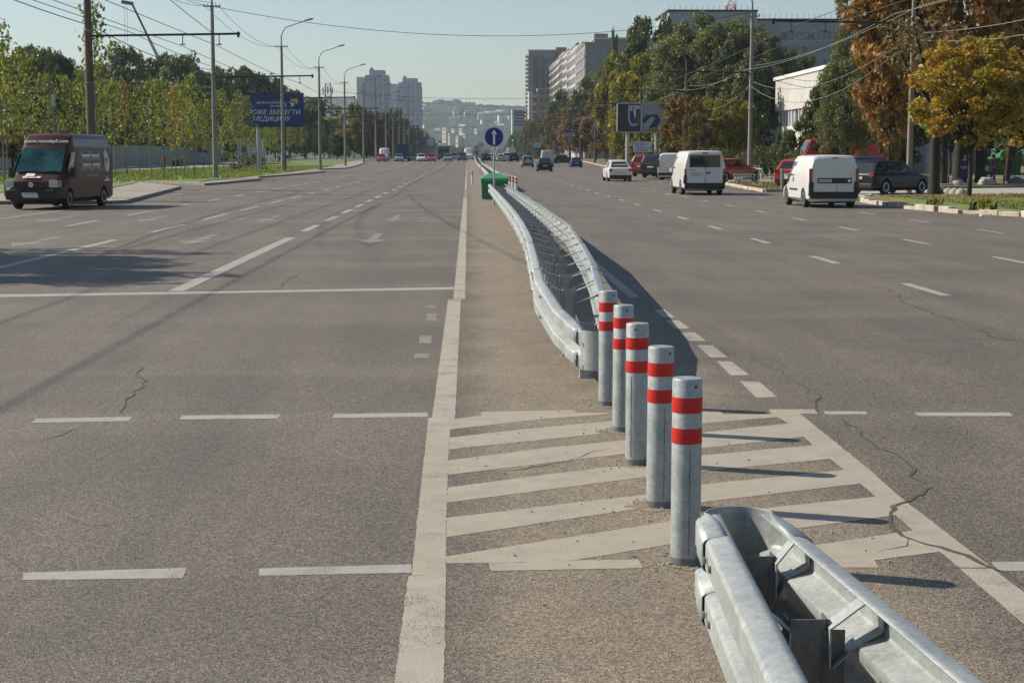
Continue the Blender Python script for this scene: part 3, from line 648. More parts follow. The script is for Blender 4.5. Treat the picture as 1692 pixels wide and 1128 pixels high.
# ---------------------------------------------------------------- vehicles (front towards local +y)
PAINTS = {}
def paint(col, rough=.28):
    k = (*col, rough)
    if k not in PAINTS: PAINTS[k] = mat('car_paint', col, rough if max(col) > .3 else .34, spec=.5 if max(col) > .3 else .25, coat=.35 if max(col) > .3 else .12, noise=tuple(c*.93 for c in col), nscale=2.5)
    return PAINTS[k]
def interp(tab, y):
    if y <= tab[0][0]: return tab[0][1]
    for (a, za), (b_, zb) in zip(tab, tab[1:]):
        if y <= b_:
            f = (y-a)/(b_-a); return za+(zb-za)*f
    return tab[-1][1]
def vehicle(name, label, cat, loc, rz, sp, col, group=None, parts=None, lod=0, glass=None, trim=None):
    t = thing(name, label, cat, loc, rz, group)
    L_, W, H, clr = sp['L'], sp['W']/2, sp['H'], sp.get('clr', .2)
    pm = paint(col); gl = glass or M['glass']; tall = sp.get('tall', False)
    top = sp['top']                                # (y, z) of the lower body (or whole body of a tall van)
    ys_ = sorted(set([a for a, _ in top]+[-L_/2+k*L_/14 for k in range(15)]))
    mb = MB(); rings = []
    def wid(y):                                    # plan taper at nose and tail
        e = max(0, abs(y)-(L_/2-.55))/.55; return W*(1-(.17 if y > 0 else sp.get('tailtaper', .07))*e*e)
    def ring(y, zt, k=1.0, dz=0):
        w_ = wid(y)*k
        if tall:
            hs = [(0, clr+dz), (.86*w_, clr+dz), (.985*w_, clr+.10+dz), (w_, .42*zt+.1), (.995*w_, max(.5*zt, clr+.3)), (.975*w_, zt*.66), (sp.get('tw', .88)*w_, zt-.24), (sp.get('tw', .88)*w_-.025, zt-.13), (sp.get('tw', .88)*w_-.08, zt-.055-dz), (sp.get('tw', .88)*w_-.20, zt-.018-dz), (0, zt-dz)]
        else:
            hs = [(0, clr+dz), (.86*w_, clr+dz), (.975*w_, clr+.08+dz), (w_, clr+.26), (w_, max(zt-.22, clr+.3)), (.975*w_, zt-.09-dz), (.93*w_, zt-.025-dz), (.80*w_, zt-dz), (0, zt+.015-dz)]
        return [(x, y, z) for x, z in hs]+[(-x, y, z) for x, z in reversed(hs[1:-1])]
    rings.append(ring(-L_/2, interp(top, -L_/2), .965, .05)); 
    for y in ys_:
        yy = min(max(y, -L_/2+.05), L_/2-.05); rings.append(ring(yy, interp(top, yy)))
    rings.append(ring(L_/2, interp(top, L_/2), .93, .05))
    mb.loft(rings)
    body = obj('body', mb, pm, t)
    wr = sp.get('wr', .31); fa, ra = sp['fa'], sp['ra']
    if lod < 2:
        cut = MB()
        for y in (fa, ra):
            for s in (-1, 1): cut.tube([(s*(W-.24), y, wr), (s*(W+.3), y, wr)], wr+.06, 24)
        co = obj('cut', cut, None); co.parent = t; 
        md = body.modifiers.new('b', 'BOOLEAN'); md.operation = 'DIFFERENCE'; md.object = co; md.solver = 'EXACT'
        bpy.context.view_layer.update(); baked(body); bpy.data.objects.remove(co)
        if not body.data.materials: body.data.materials.append(pm)
    setsmooth(body.data, 28)
    nw = 20 if lod == 0 else 12
    for y, yn in ((fa, 'f'), (ra, 'r')):
        for s in (-1, 1):
            c0, c1 = s*(W-.215), s*(W-.015)
            tyre = obj('wheel', MB().tube([(c0, y, wr), (c0+s*.02, y, wr), (c1-s*.03, y, wr), (c1, y, wr)], [wr*.9, wr, wr, wr*.92], nw), M['rubber'], t, smooth=35)
            if lod < 2:
                rm = MB().tube([(c1-s*.02, y, wr), (c1+s*.004, y, wr), (c1-s*.01, y, wr)], [wr*.66, wr*.64, wr*.2], nw)
                obj('rim', rm, M['rim'], tyre, smooth=30)
                if lod == 0:
                    hm = MB()
                    for q in range(8):
                        a = q*math.pi/4; hm.tube([(c1-s*.004, y+wr*.46*math.cos(a), wr+wr*.46*math.sin(a)), (c1+s*.004, y+wr*.46*math.cos(a), wr+wr*.46*math.sin(a))], .035, 8)
                    obj('rim_holes', hm, M['black'], tyre)
    # black box standing in for underside shade, so the road stays hidden
    obj('underside_shade_box', MB().box(0, 0, clr+.02, W*1.5, L_*.92, .16), M['black'], t)
    if not tall:
        gb = sp['gb']; gt = sp['gt']; zb = sp['belt']-.03; wb_ = W*sp.get('gbw', .925); wt = W*sp.get('gtw', .70)
        Lo = [(-wb_, gb[0], zb), (wb_, gb[0], zb), (wb_*.94, gb[1], zb-.02), (-wb_*.94, gb[1], zb-.02)]
        ym = (gt[0]*.5+gt[1]*.5)
        Hi = [(-wt*.96, gt[0], H-.05), (wt*.96, gt[0], H-.05), (wt, gt[1], H-.03), (-wt, gt[1], H-.03)]
        g = MB().loft([Lo, Hi]); 
        roof = obj('cabin', g, pm, t, bev=.07, smooth=45)
        obj('roof', MB().loft([[(x*.97, y*1.0, H-.055) for x, y, z in Hi], [(x*.80, y*.9+ym*.1, H-.006) for x, y, z in Hi], [(x*.4, y*.6+ym*.4, H) for x, y, z in Hi]]), pm, t, smooth=50)
        Lo = [Vector(p) for p in Lo]; Hi = [Vector(p) for p in Hi]
        def pane(nm, a, b_, c, d, u0, u1, v0, v1, m, off=.006):
            P = lambda u, v: (a.lerp(b_, u)).lerp(d.lerp(c, u), v)
            nn_ = (b_-a).cross(d-a).normalized()*off
            q = [P(u0, v0)+nn_, P(u1, v0)+nn_, P(u1, v1)+nn_, P(u0, v1)+nn_]; qb = [p-nn_*2.5 for p in q]
            obj(nm, MB().loft([qb, q]), m, t)
        pane('rear_window', Lo[0], Lo[1], Hi[1], Hi[0], .10, .90, .10, .86, gl)
        pane('windscreen', Lo[2], Lo[3], Hi[3], Hi[2], .06, .94, .06, .92, gl)
        n_w = sp.get('sidewin', [(.08, .46), (.50, .80)])
        for u0, u1 in n_w:
            pane('side_window', Lo[1], Lo[2], Hi[2], Hi[1], u0, u1, .12, .86, gl); pane('side_window', Lo[3], Lo[0], Hi[0], Hi[3], 1-u1, 1-u0, .12, .86, gl)
    zr = interp(top, -L_/2); zf = interp(top, L_/2)
    yr = -L_/2; yf = L_/2
    bz = sp.get('bumper', clr+.14)
    tm = trim or M['black']
    wR = wid(yr)*.965; wF = wid(yf)*.93
    if lod < 2:
        obj('rear_bumper', MB().box(0, yr-.01, bz, wR*2*.99, .12, .20), tm, t, bev=.03)
        obj('front_bumper', MB().box(0, yf+.0, bz, wF*2*.98, .14, .20), tm, t, bev=.03)
    lz = sp.get('lz', zr-.22); lh = sp.get('lh', .14); lw = sp.get('lw', .22)
    for s in (-1, 1):
        obj('tail_light', MB().box(s*(wR-lw/2+.02), yr+.02, lz, lw, .09, lh), M['taillight'], t, bev=.015)
        obj('headlight', MB().box(s*(wF-.13), yf-.02, sp.get('hz', zf-.12), .26, .10, .15), M['lampglass'], t, bev=.02)
    pz = sp.get('pz', zr-.25)
    pl = obj('number_plate', MB().box(sp.get('px', 0), yr-.045 if pz > bz+.12 and not tall else yr-.075 if pz < bz+.12 else yr-.012, pz, .52, .014, .115), M['plate'], t)
    if lod == 0:
        ln = MB()
        for i in range(7): ln.box(sp.get('px', 0)-.19+.063*i, 0, 0, .035, .003, .07)
    fp = obj('number_plate', MB().box(0, yf+.075, bz+.02, .52, .012, .11), M['plate'], t)
    if lod < 2:
        if not tall: obj('grille', MB().box(0, yf-.0, zf-.14, wF*1.0, .07, .10), M['black'], t)
        mz = sp.get('mz', sp.get('belt', 1.0)+.08); my = sp.get('my', 0.55)
        for s in (-1, 1):
            mm = obj('mirror', MB().box(s*(wid(my)+.10), my, mz, .18, .10, sp.get('mh', .14)), tm if tall else pm, t, bev=.03)
            obj('mirror_glass', MB().box(s*(wid(my)+.10), my-.052, mz, .14, .006, sp.get('mh', .14)-.04), M['chrome'], mm)
    return t, wid, pm
SED = dict(L=4.35, W=1.74, H=1.50, clr=.2, belt=.93, wr=.31, fa=1.30, ra=-1.32, top=[(-2.18, .93), (-1.85, .98), (-1.2, .95), (.85, .93), (1.2, .90), (1.9, .76), (2.18, .62)], gb=(-1.75, .98), gt=(-1.05, .25), my=.62, lz=.80, lh=.17, pz=.66, gtw=.68, gbw=.90)
HAT = dict(L=4.1, W=1.75, H=1.50, clr=.2, belt=.95, wr=.31, fa=1.28, ra=-1.26, top=[(-2.05, .92), (-1.9, .98), (.8, .94), (1.15, .90), (1.8, .78), (2.05, .62)], gb=(-1.98, .95), gt=(-1.45, .18), my=.6, lz=.86, lh=.2, pz=.68)
SUV = dict(L=4.4, W=1.83, H=1.72, clr=.28, belt=1.08, wr=.36, fa=1.32, ra=-1.32, top=[(-2.2, 1.05), (-2.05, 1.10), (.85, 1.06), (1.2, 1.03), (1.9, .95), (2.2, .78)], gb=(-2.15, .95), gt=(-1.85, .15), my=.6, lz=1.0, lh=.28, pz=.82, gtw=.76, bumper=.48)
VAN = dict(L=4.9, W=1.97, H=2.05, clr=.25, tall=True, wr=.34, fa=1.55, ra=-1.35, top=[(-2.45, 2.0), (-2.3, 2.05), (.7, 2.05), (.95, 1.98), (1.55, 1.25), (2.2, 1.0), (2.45, .75)], tw=.86, mz=1.15, my=1.25, mh=.28, lz=1.0, lh=.42, lw=.10, pz=.93, px=-.42, bumper=.42, tailtaper=.02)
DOB = dict(L=4.42, W=1.83, H=1.86, clr=.22, tall=True, wr=.32, fa=1.32, ra=-1.43, top=[(-2.21, 1.80), (-2.05, 1.85), (.35, 1.85), (.6, 1.78), (1.25, 1.12), (1.95, .92), (2.21, .66)], tw=.86, mz=1.07, my=.98, mh=.24, lz=1.12, lh=.50, lw=.11, pz=.93, px=-.36, bumper=.42, tailtaper=.03)
LTV = dict(L=5.6, W=1.95, H=2.60, clr=.27, tall=True, wr=.34, fa=1.80, ra=-1.72, top=[(-2.8, 2.52), (-2.6, 2.60), (.95, 2.60), (1.12, 2.52), (1.42, 2.10), (2.12, 1.22), (2.68, .98), (2.8, .72)], tw=.86, mz=1.25, my=1.75, mh=.34, lz=1.0, lh=.4, lw=.10, pz=.8, bumper=.45, tailtaper=.02)
def sidex(sp, wid, y, z):
    w_ = wid(y); zt = sp['H']; a = .66*zt; b_ = zt-.24
    if z <= a: return w_*.985
    return w_*(.975+(sp['tw']-.975)*(z-a)/(b_-a))
def side_panel(t, sp, wid, s, pts, nm, m, off=.006):
    P = [Vector((s*(sidex(sp, wid, y, z)+off), y, z)) for y, z in pts]; Q = [p-Vector((s*.03, 0, 0)) for p in P]
    return obj(nm, MB().loft([P, Q]), m, t)
def quadpanel(t, pts, nm, m, thick=.012):
    a, b_, c = (Vector(p) for p in pts[:3]); nn_ = (b_-a).cross(c-a).normalized()*thick
    return obj(nm, MB().loft([[Vector(p)-nn_ for p in pts], [Vector(p)+nn_*.6 for p in pts]]), m, t)
def rear_plate_text(t, y, z, x, s='AE 4728 KX'):
    text('plate_text', s, .10, M['ink'], t, (x, y, z), sx=.80)
WHITE = (.64, .64, .62)
# --- white delivery van nearest on the right
p = G(1374, 343.5); t, wd, pm = vehicle('delivery_van', 'small white delivery van with black rear band, nearest vehicle on the right', 'van', (p.x, p.y+2.1, 0), R(1.0), DOB, WHITE)
yr = -2.21; yq = yr-.012
obj('door_seam', MB().box(.10, yr-.002, 1.10, .012, .012, 1.25), M['black'], t)
obj('door_panel', MB().box(0, yr-.001, 1.24, 1.36, .02, .93), pm, t, bev=.035)
obj('rear_band', MB().box(.02, yr-.018, .95, 1.20, .025, .19), M['black'], t, bev=.02)
obj('band_plate', MB().box(-.34, yr-.034, .95, .50, .008, .11), M['plate'], t); rear_plate_text(t, yr-.041, .95, -.32)
obj('band_plate_strip', MB().box(-.57, yr-.036, .95, .05, .008, .11), M['signblue'], t)
obj('badge', MB().tube([(.53, yr-.03, .95), (.53, yr-.040, .95)], .05, 20), M['chrome'], t)
obj('brake_light', MB().box(.02, yr-.0, 1.745, .20, .03, .035), M['taillight'], t)
obj('bumper_corner', MB().box(-.80, yr+.10, .66, .17, .30, .52), M['black'], t, bev=.05)
obj('bumper_corner', MB().box(.80, yr+.10, .66, .17, .30, .52), M['black'], t, bev=.05)
obj('lower_bumper', MB().box(0, yr+.02, .44, 1.66, .14, .24), M['black'], t, bev=.04)
for s in (-1, 1):
    side_panel(t, DOB, wd, s, [(.05, 1.10), (.93, 1.10), (.55, 1.58), (.05, 1.62)], 'side_window', M['glass'])
    side_panel(t, DOB, wd, s, [(-.55, .58), (.75, .58), (.75, .65), (-.55, .65)], 'side_moulding', M['dark_steel'], .012)
    side_panel(t, DOB, wd, s, [(.02, .45), (.035, .45), (.035, 1.62), (.02, 1.62)], 'door_seam', M['dark_steel'], .003)
    side_panel(t, DOB, wd, s, [(.10, .88), (.16, .88), (.16, 1.05), (.10, 1.05)], 'door_handle', M['black'], .03)
quadpanel(t, [(-.72, 1.20, 1.17), (.72, 1.20, 1.17), (.64, .64, 1.73), (-.64, .64, 1.73)], 'windscreen', M['glass'], .02)
# --- white passenger van
p = G(1163, 322.5); t, wd, pm = vehicle('passenger_van', 'white van with dark full-width rear window driving ahead of the small delivery van', 'van', (p.x, p.y+2.4, 0), R(.6), VAN, WHITE)
yr = -2.45
obj('rear_window', MB().box(0, yr-.008, 1.56, 1.42, .02, .56), M['glass'], t, bev=.03)
obj('door_seam', MB().box(.03, yr-.004, 1.18, .012, .014, 1.5), M['black'], t)
obj('door_handle', MB().box(.16, yr-.02, 1.02, .16, .03, .07), M['black'], t)
obj('plate_bracket', MB().box(-.42, yr-.016, 1.03, .60, .012, .04), M['steellight'], t)
rear_plate_text(t, yr-.022, .93, -.42, 'AE 2035 HB')
obj('brake_light', MB().box(0, yr-.01, 1.935, .24, .04, .05), M['black'], t)
obj('lower_bumper', MB().box(0, yr+.02, .42, 1.88, .16, .28), M['black'], t, bev=.04)
obj('model_lettering', MB().box(-.58, yr-.006, 1.17, .20, .004, .022).box(.52, yr-.006, 1.15, .10, .004, .02), M['dark_steel'], t)
for s in (-1, 1):
    side_panel(t, VAN, wd, s, [(.35, 1.22), (1.35, 1.22), (.9, 1.75), (.35, 1.78)], 'side_window', M['glass'])
    obj('bumper_corner', MB().box(s*.90, yr+.12, .72, .14, .3, .42), M['black'], t, bev=.04)
# --- brown van on the left
p = G(53, 347)+Vector((math.sin(R(174)), -math.cos(R(174)), 0))*2.8; t, wd, pm = vehicle('brown_van', 'dark brown high-roof van with white lettering stopped by the left kerb', 'van', (p.x, p.y, 0), R(174), LTV, (.075, .027, .019))
# brown van extras
quadpanel(t, [(.80, 2.10, 1.27), (-.80, 2.10, 1.27), (-.74, 1.46, 2.08), (.74, 1.46, 2.08)], 'windscreen', M['glassteal'], .02)
obj('wiper', MB().tube([(.65, 2.15, 1.26), (.05, 2.10, 1.33)], .012, 6).tube([(-.1, 2.15, 1.26), (-.65, 2.10, 1.31)], .012, 6), M['black'], t)
obj('grille', MB().box(0, 2.79, .84, 1.0, .06, .22), M['black'], t, bev=.02)
obj('emblem', MB().tube([(0, 2.82, .85), (0, 2.835, .85)], .085, 24), M['chrome'], t)
obj('emblem_letters', MB().tube([(-.045, 2.838, .89), (0, 2.838, .80), (.045, 2.838, .89)], .008, 5), M['dark_steel'], t)
obj('lower_bumper', MB().box(0, 2.76, .50, 1.80, .20, .34), M['black'], t, bev=.06)
obj('bumper_plate', MB().box(.05, 2.868, .52, .52, .012, .12), M['plate'], t)
text('plate_text', 'AE 9910 EE', .10, M['ink'], t, (.05, 2.878, .52), rot=(R(90), 0, R(180)), sx=.8)
for s in (-1, 1):
    obj('headlamp', MB().box(s*.76, 2.74, .88, .30, .12, .25), M['lampglass'], t, bev=.03)
    obj('indicator', MB().box(s*.925, 2.62, .87, .07, .16, .22), mat('indicator_lens', (.5, .30, .16), .3), t, bev=.02)
def brown_text():
    o = text('lettering', 'www.romakpf.com', .185, M['white'], t, (0, 1.345, 2.27), rot=(R(90-52), 0, R(180)), sx=1.0); return o
tt = (Vector((0, 1.42, 2.10))-Vector((0, 1.12, 2.52))); ang = math.atan2(-tt.z, tt.y)
o = text('lettering', 'www.romakpf.com', .205, M['white'], t, (0, 1.285, 2.32), rot=(math.pi/2-(math.pi/2-ang), 0, R(180)))
o = text('bonnet_logo', 'R', .42, M['white'], t, (.16, 2.42, 1.150), rot=(R(24), 0, R(180)), sx=1.6, off=.02)
obj('bonnet_badge', MB().add([(-.22, 2.58, 1.075), (.40, 2.58, 1.075), (.40, 2.45, 1.13), (-.22, 2.45, 1.13)], [(0, 1, 2, 3)]), M['white'], t)
o = text('bonnet_name', 'ROMA', .13, paint((.060, .027, .020)), t, (.08, 2.51, 1.115), rot=(R(24), 0, R(180)), sx=1.0)
s = -1                                               # the side that faces the camera is the vehicle's left
for s in (-1, 1):
    side_panel(t, LTV, wd, s, [(1.05, 1.28), (1.92, 1.28), (1.42, 1.92), (1.05, 1.96)], 'side_window', M['glassteal'])
    side_panel(t, LTV, wd, s, [(-2.55, 2.12), (1.05, 2.12), (1.05, 2.40), (-2.55, 2.40)], 'roof_side', mat('grey_brown_panel', (.10, .09, .095), .3, coat=.3), .008)
    side_panel(t, LTV, wd, s, [(-2.6, 1.00), (1.2, 1.00), (1.2, 1.012), (-2.6, 1.012)], 'side_crease', M['steel'], .006)
    side_panel(t, LTV, wd, s, [(.98, .5), (.995, .5), (.995, 2.05), (.98, 2.05)], 'door_seam', M['black'], .006)
    side_panel(t, LTV, wd, s, [(-.55, .5), (-.535, .5), (-.535, 2.05), (-.55, 2.05)], 'door_seam', M['black'], .006)
    side_panel(t, LTV, wd, s, [(1.06, 1.10), (1.22, 1.10), (1.22, 1.16), (1.06, 1.16)], 'door_handle', M['black'], .03)
# side advert: white-framed table shapes and pale medallion with a blue letter
s = -1
mc = mat('cream_print', (.52, .40, .30), .5); mw = mat('white_print', (.70, .68, .64), .5)
yy = -2.1
def onside(y, z, off=.012): return Vector((s*(sidex(LTV, wd, y, z)+off), y, z))
pts = [(math.cos(a)*.32*(1+.05*math.cos(9*a)), math.sin(a)*.46*(1+.05*math.cos(9*a))) for a in [2*math.pi*k/36 for k in range(36)]]
m1 = MB().poly([onside(yy+a, 1.60+b_, .012) for a, b_ in pts]); obj('medallion', m1, mc, t, fix=False)
m1 = MB().poly([onside(yy+a*.7, 1.60+b_*.8, .016) for a, b_ in pts]); obj('medallion_centre', m1, mw, t, fix=False)
text('side_letter', 'P', .36, mat('blue_print', (.03, .06, .30), .5), t, onside(yy, 1.62, .022), rot=(R(90), 0, R(-90)), sx=.9)
obj('column_print', MB().add([onside(yy-.05, .98), onside(yy+.05, .98), onside(yy+.05, 1.16), onside(yy-.05, 1.16)], [(0, 1, 2, 3)]).add([onside(yy-.30, .90), onside(yy+.30, .90), onside(yy+.30, .975), onside(yy-.30, .975)], [(0, 1, 2, 3)]).add([onside(yy-.22, 1.165), onside(yy+.22, 1.165), onside(yy+.22, 1.20), onside(yy-.22, 1.20)], [(0, 1, 2, 3)]), mw, t, fix=False)
fr = MB()
def bar(y0, y1, z0, z1): fr.add([onside(y0, z0), onside(y1, z0), onside(y1, z1), onside(y0, z1)], [(0, 1, 2, 3)])
for a0 in (-.95, .02):
    for r_ in range(2):
        z0 = 1.36+.32*r_
        bar(a0-.42, a0+.42, z0+.10, z0+.19)
        for q in range(6): bar(a0-.40+.145*q, a0-.35+.145*q, z0, z0+.10)
    bar(a0-.46, a0-.42, 1.32, 1.98); bar(a0+.42, a0+.46, 1.32, 1.98)
obj('side_print', fr, mw, t, fix=False)
text('side_lettering', '+38 067 000 roma furniture', .085, mw, t, onside(-.55, 1.12, .014), rot=(R(90), 0, R(-90)), sx=1.3).data.name = 'x'
# --- white sedan
p = G(1023.5, 300); t, wd, pm = vehicle('white_sedan', 'white taxi-like saloon with lettering across its rear window, alone in the middle lane', 'car', (p.x, p.y+2.0, 0), R(1.5), SED, WHITE)
obj('window_lettering', MB().box(0, -1.73, 1.145, .86, .003, .03, rx=R(35)).box(0, -1.60, 1.20, .95, .003, .025, rx=R(35)), M['white'], t)
obj('valance', MB().box(0, -2.19, .30, 1.40, .1, .16), M['black'], t, bev=.03)
obj('badge', MB().tube([(0, -2.20, .86), (0, -2.215, .86)], .045, 14), M['chrome'], t)
def car(px, pybase, sp, col, rz, label, cat='car', name='car', lod=1, dy=None, z=0, group='traffic', width=None, **k):
    p = G(px, pybase, z) if z or pybase > 275 else GT(px, pybase); z += p.z if not z else 0; t, wd, pm = vehicle(name, label, cat, (p.x, p.y+(sp['L']/2*abs(math.cos(rz))-.1 if dy is None else dy), z), rz, sp, col, group, lod=lod, **k)
    return t
SIL = (.38, .39, .40); BLK = (.015, .016, .018); GRY = (.12, .125, .13)
VANH = dict(VAN); VANH.update(L=5.3, H=2.55, top=[(-2.65, 2.5), (-2.5, 2.55), (.9, 2.55), (1.2, 2.4), (1.9, 1.3), (2.5, 1.05), (2.65, .75)], fa=1.8, ra=-1.5)
car(901, 283.5, SED, BLK, 0, 'black saloon car driving away in front of the tall pale van', group='cars driving away on the right carriageway')
car(905, 276, VANH, (.50, .53, .56), 0, 'tall pale blue-grey van driving ahead of the black saloon', 'van', 'tall_van', group='cars driving away on the right carriageway')
t = car(872, 277, SUV, (.34, .35, .37), 0, 'silver and black off-road car with spare wheel on its back', group='cars driving away on the right carriageway')
obj('spare_wheel', MB().tube([(0, -2.2, .98), (0, -2.38, .98)], .36, 20), M['rim'], t, smooth=30)
obj('spare_tyre', MB().tube([(0, -2.18, .98), (0, -2.34, .98)], .39, 20), M['rubber'], t, smooth=30)
car(953, 277, SED, (.03, .05, .13), 0, 'dark blue saloon car driving in the right lane near the kerb', group='cars driving away on the right carriageway')
car(932, 270.5, HAT, (.05, .055, .06), R(-75), 'dark grey hatchback seen side-on turning out beside the blue saloon', group='cars driving away on the right carriageway')
# parked row on the right
car(1079, 292, SUV, (.40, .015, .02), R(-28), 'red estate car parked at the kerb, leftmost of the parked row', z=.135, lod=1, group='cars parked along the right kerb')
car(1097, 294, SUV, (.03, .03, .035), R(-28), 'black estate car parked between the red car and the small white van', z=.135, group='cars parked along the right kerb')
t = car(1127, 298, DOB, WHITE, R(-22), 'white panel van parked partly behind the white passenger van', 'van', 'parked_van', z=.135, group='cars parked along the right kerb')
t = car(1213, 301, HAT, (.38, .065, .03), R(-58), 'orange-red hatchback parked behind the tall concrete pole', z=.135, group='cars parked along the right kerb')
t = car(1333, 309, HAT, (.45, .03, .03), R(-30), 'red hatchback parked mostly hidden behind the small delivery van', z=.12, group='cars parked along the right kerb')
# dark estate behind the near white van, seen from its rear quarter
WAG = dict(SUV); WAG.update(L=4.5, H=1.55, clr=.22, belt=.98, wr=.33, top=[(-2.25, .92), (-2.1, 1.0), (.9, .97), (1.3, .93), (1.95, .80), (2.25, .62)], lz=.90, lh=.2, pz=.75, bumper=.4, fa=1.35, ra=-1.35, gb=(-2.18, 1.02), gt=(-1.72, .22), sidewin=[(.05, .25), (.28, .56), (.60, .84)])
p = G(1478, 321, .05); t, wd, pm = vehicle('dark_estate_car', 'dark green-grey estate car parked by the thin light pole', 'car', (p.x, p.y+1.1, .05), R(-52), WAG, (.011, .018, .021), lod=0)
text('plate_text', 'AE 3108 IC', .10, M['ink'], t, (0, -2.33, .75), sx=.8)
car(1447, 312, SUV, (.04, .07, .16), R(-60), 'blue estate car behind the dark estate, only roof showing', z=.05, group='cars parked along the right kerb')
# red crane lorry far right
p = XY(1412, 112); t = thing('red_lorry', 'red crane lorry standing behind the white delivery van under the trees', 'lorry', (p.x, p.y, .12), R(90)); t.scale = (.86, .86, .86)
cabm = MB().loft([[(-1.2, 2.2, .9), (1.2, 2.2, .9), (1.2, 4.3, .9), (-1.2, 4.3, .9)], [(-1.2, 2.2, 2.2), (1.2, 2.2, 2.2), (1.2, 4.3, 2.1), (-1.2, 4.3, 2.1)], [(-1.1, 2.25, 3.25), (1.1, 2.25, 3.25), (1.1, 3.9, 3.25), (-1.1, 3.9, 3.25)]])
obj('cab', cabm, M['redpaint'], t, bev=.08)
obj('windscreen', MB().loft([[(-1.05, 4.26, 2.25), (1.05, 4.26, 2.25), (.98, 3.97, 3.1), (-.98, 3.97, 3.1)], [(-1.05, 4.34, 2.25), (1.05, 4.34, 2.25), (.98, 4.02, 3.1), (-.98, 4.02, 3.1)]]), M['glass'], t)
for s in (-1, 1): obj('side_window', MB().box(s*1.19, 3.3, 2.65, .05, 1.0, .65), M['glass'], t)
obj('crane_housing', MB().box(0, 1.2, 2.3, 1.2, 1.3, 1.7), M['dark_steel'], t, bev=.05)
bm_ = MB(); bm_.box(0, .2, 2.72, .7, 3.8, .5, rx=R(4)); obj('boom', bm_, M['redpaint'], t, bev=.03)
text('boom_lettering', 'GENIUS', .40, M['white'], t, (.36, -.2, 2.78), rot=(R(90), 0, R(90)))
text('boom_lettering', 'GENIUS', .40, M['white'], t, (-.62, 1.4, 2.55), rot=(R(90), R(60), R(-90)))
obj('platform', MB().box(0, -.3, 1.2, 2.4, 4.0, .5), M['redpaint'], t, bev=.04)
obj('beacon', MB().tube([(.7, 3.2, 3.25), (.7, 3.2, 3.45)], .10, 12), M['signred'], t)
for y in (3.2, -.2, -1.5):
    for s in (-1, 1): obj('wheel', MB().tube([(s*.9, y, .5), (s*1.2, y, .5)], .5, 20), M['rubber'], t, smooth=30)
p = XY(1438, 118); t = thing('red_trailer', 'large red box body standing under the trees right of the crane lorry', 'lorry', (p.x, p.y, .12), R(90))
obj('box', MB().box(0, 0, 1.65, 2.4, 2.4, 1.8), M['redpaint'], t, bev=.04)
for y in (-.6, .6):
    for s in (-1, 1): obj('wheel', MB().tube([(s*.9, y, .45), (s*1.2, y, .45)], .45, 18), M['rubber'], t, smooth=30)
# far cars on the right carriageway
gr = 'distant cars waiting on the right carriageway'
for px, pb, sp, col, lb, c2 in [(797, 265.3, SED, GRY, 'small grey distant car nearest the far barrier', 'car'), (804.5, 266, HAT, BLK, 'black distant car between grey and white ones behind the blue sign pole', 'car'),
  (811, 266, HAT, WHITE, 'small white distant hatchback right beside the blue sign pole', 'car'), (827, 266, VANH, (.5, .5, .48), 'tall whitish distant van behind the beige car', 'van'), (828, 267, HAT, (.55, .53, .45), 'beige distant hatchback in front of the tall whitish van', 'car'),
  (838, 267, SUV, WHITE, 'white distant off-road car left of the black one', 'car'), (849, 267.3, SUV, BLK, 'black distant off-road car behind the silver one with spare wheel', 'car'), (820, 264.8, VANH, (.20, .23, .26), 'grey-blue distant van farthest right of the sign pole', 'van'),
  (845, 265.2, VANH, (.60, .60, .58), 'white distant minibus above the black off-road car', 'van'), (861, 266.5, SED, GRY, 'dark distant saloon hidden beside the off-road car', 'car'), (790, 264.6, SED, (.2, .2, .2), 'tiny grey distant saloon at the far crest by the barrier', 'car')]:
    car(px, pb, sp, col, 0, lb, c2, 'distant_car', 2, group=gr)
# left carriageway, coming towards the camera
gr = 'oncoming cars on the left carriageway'
LW = MB()
for px, pb, sp, col, lb, c2 in [(630, 267.5, HAT, (.40, .05, .03), 'orange-red oncoming hatchback in front of the white high van', 'car'), (659, 267.3, HAT, (.20, .24, .28), 'grey-blue oncoming car in front of the blue lorry', 'car'),
  (695.5, 267, SED, WHITE, 'white oncoming saloon left of the red one', 'car'), (712.5, 267, SED, (.42, .03, .03), 'bright red oncoming car beside the white saloon', 'car'), (740, 266.8, SED, (.22, .22, .20), 'grey oncoming saloon in the middle of the carriageway', 'car'),
  (764, 266.6, SUV, (.05, .055, .06), 'dark grey oncoming car closest to the median', 'car'), (751, 264.2, SED, WHITE, 'small white oncoming car between the two grey ones', 'car'), (774.5, 264.2, VANH, WHITE, 'white oncoming minibus just left of the median', 'van'),
  (683, 266, HAT, (.55, .55, .5), 'pale oncoming car left of the white saloon', 'car'), (767, 264, SED, (.3, .32, .35), 'silver oncoming car behind the dark one', 'car'), (672, 264.6, SED, (.3, .3, .32), 'silver car beyond the blue lorry', 'car')]:
    car(px, pb, sp, col, math.pi, lb, c2, 'distant_car', 2, group=gr)
car(634, 265.8, VANH, WHITE, math.pi, 'white high-roof van standing behind the orange-red car', 'van', 'distant_van', 1, group=gr)
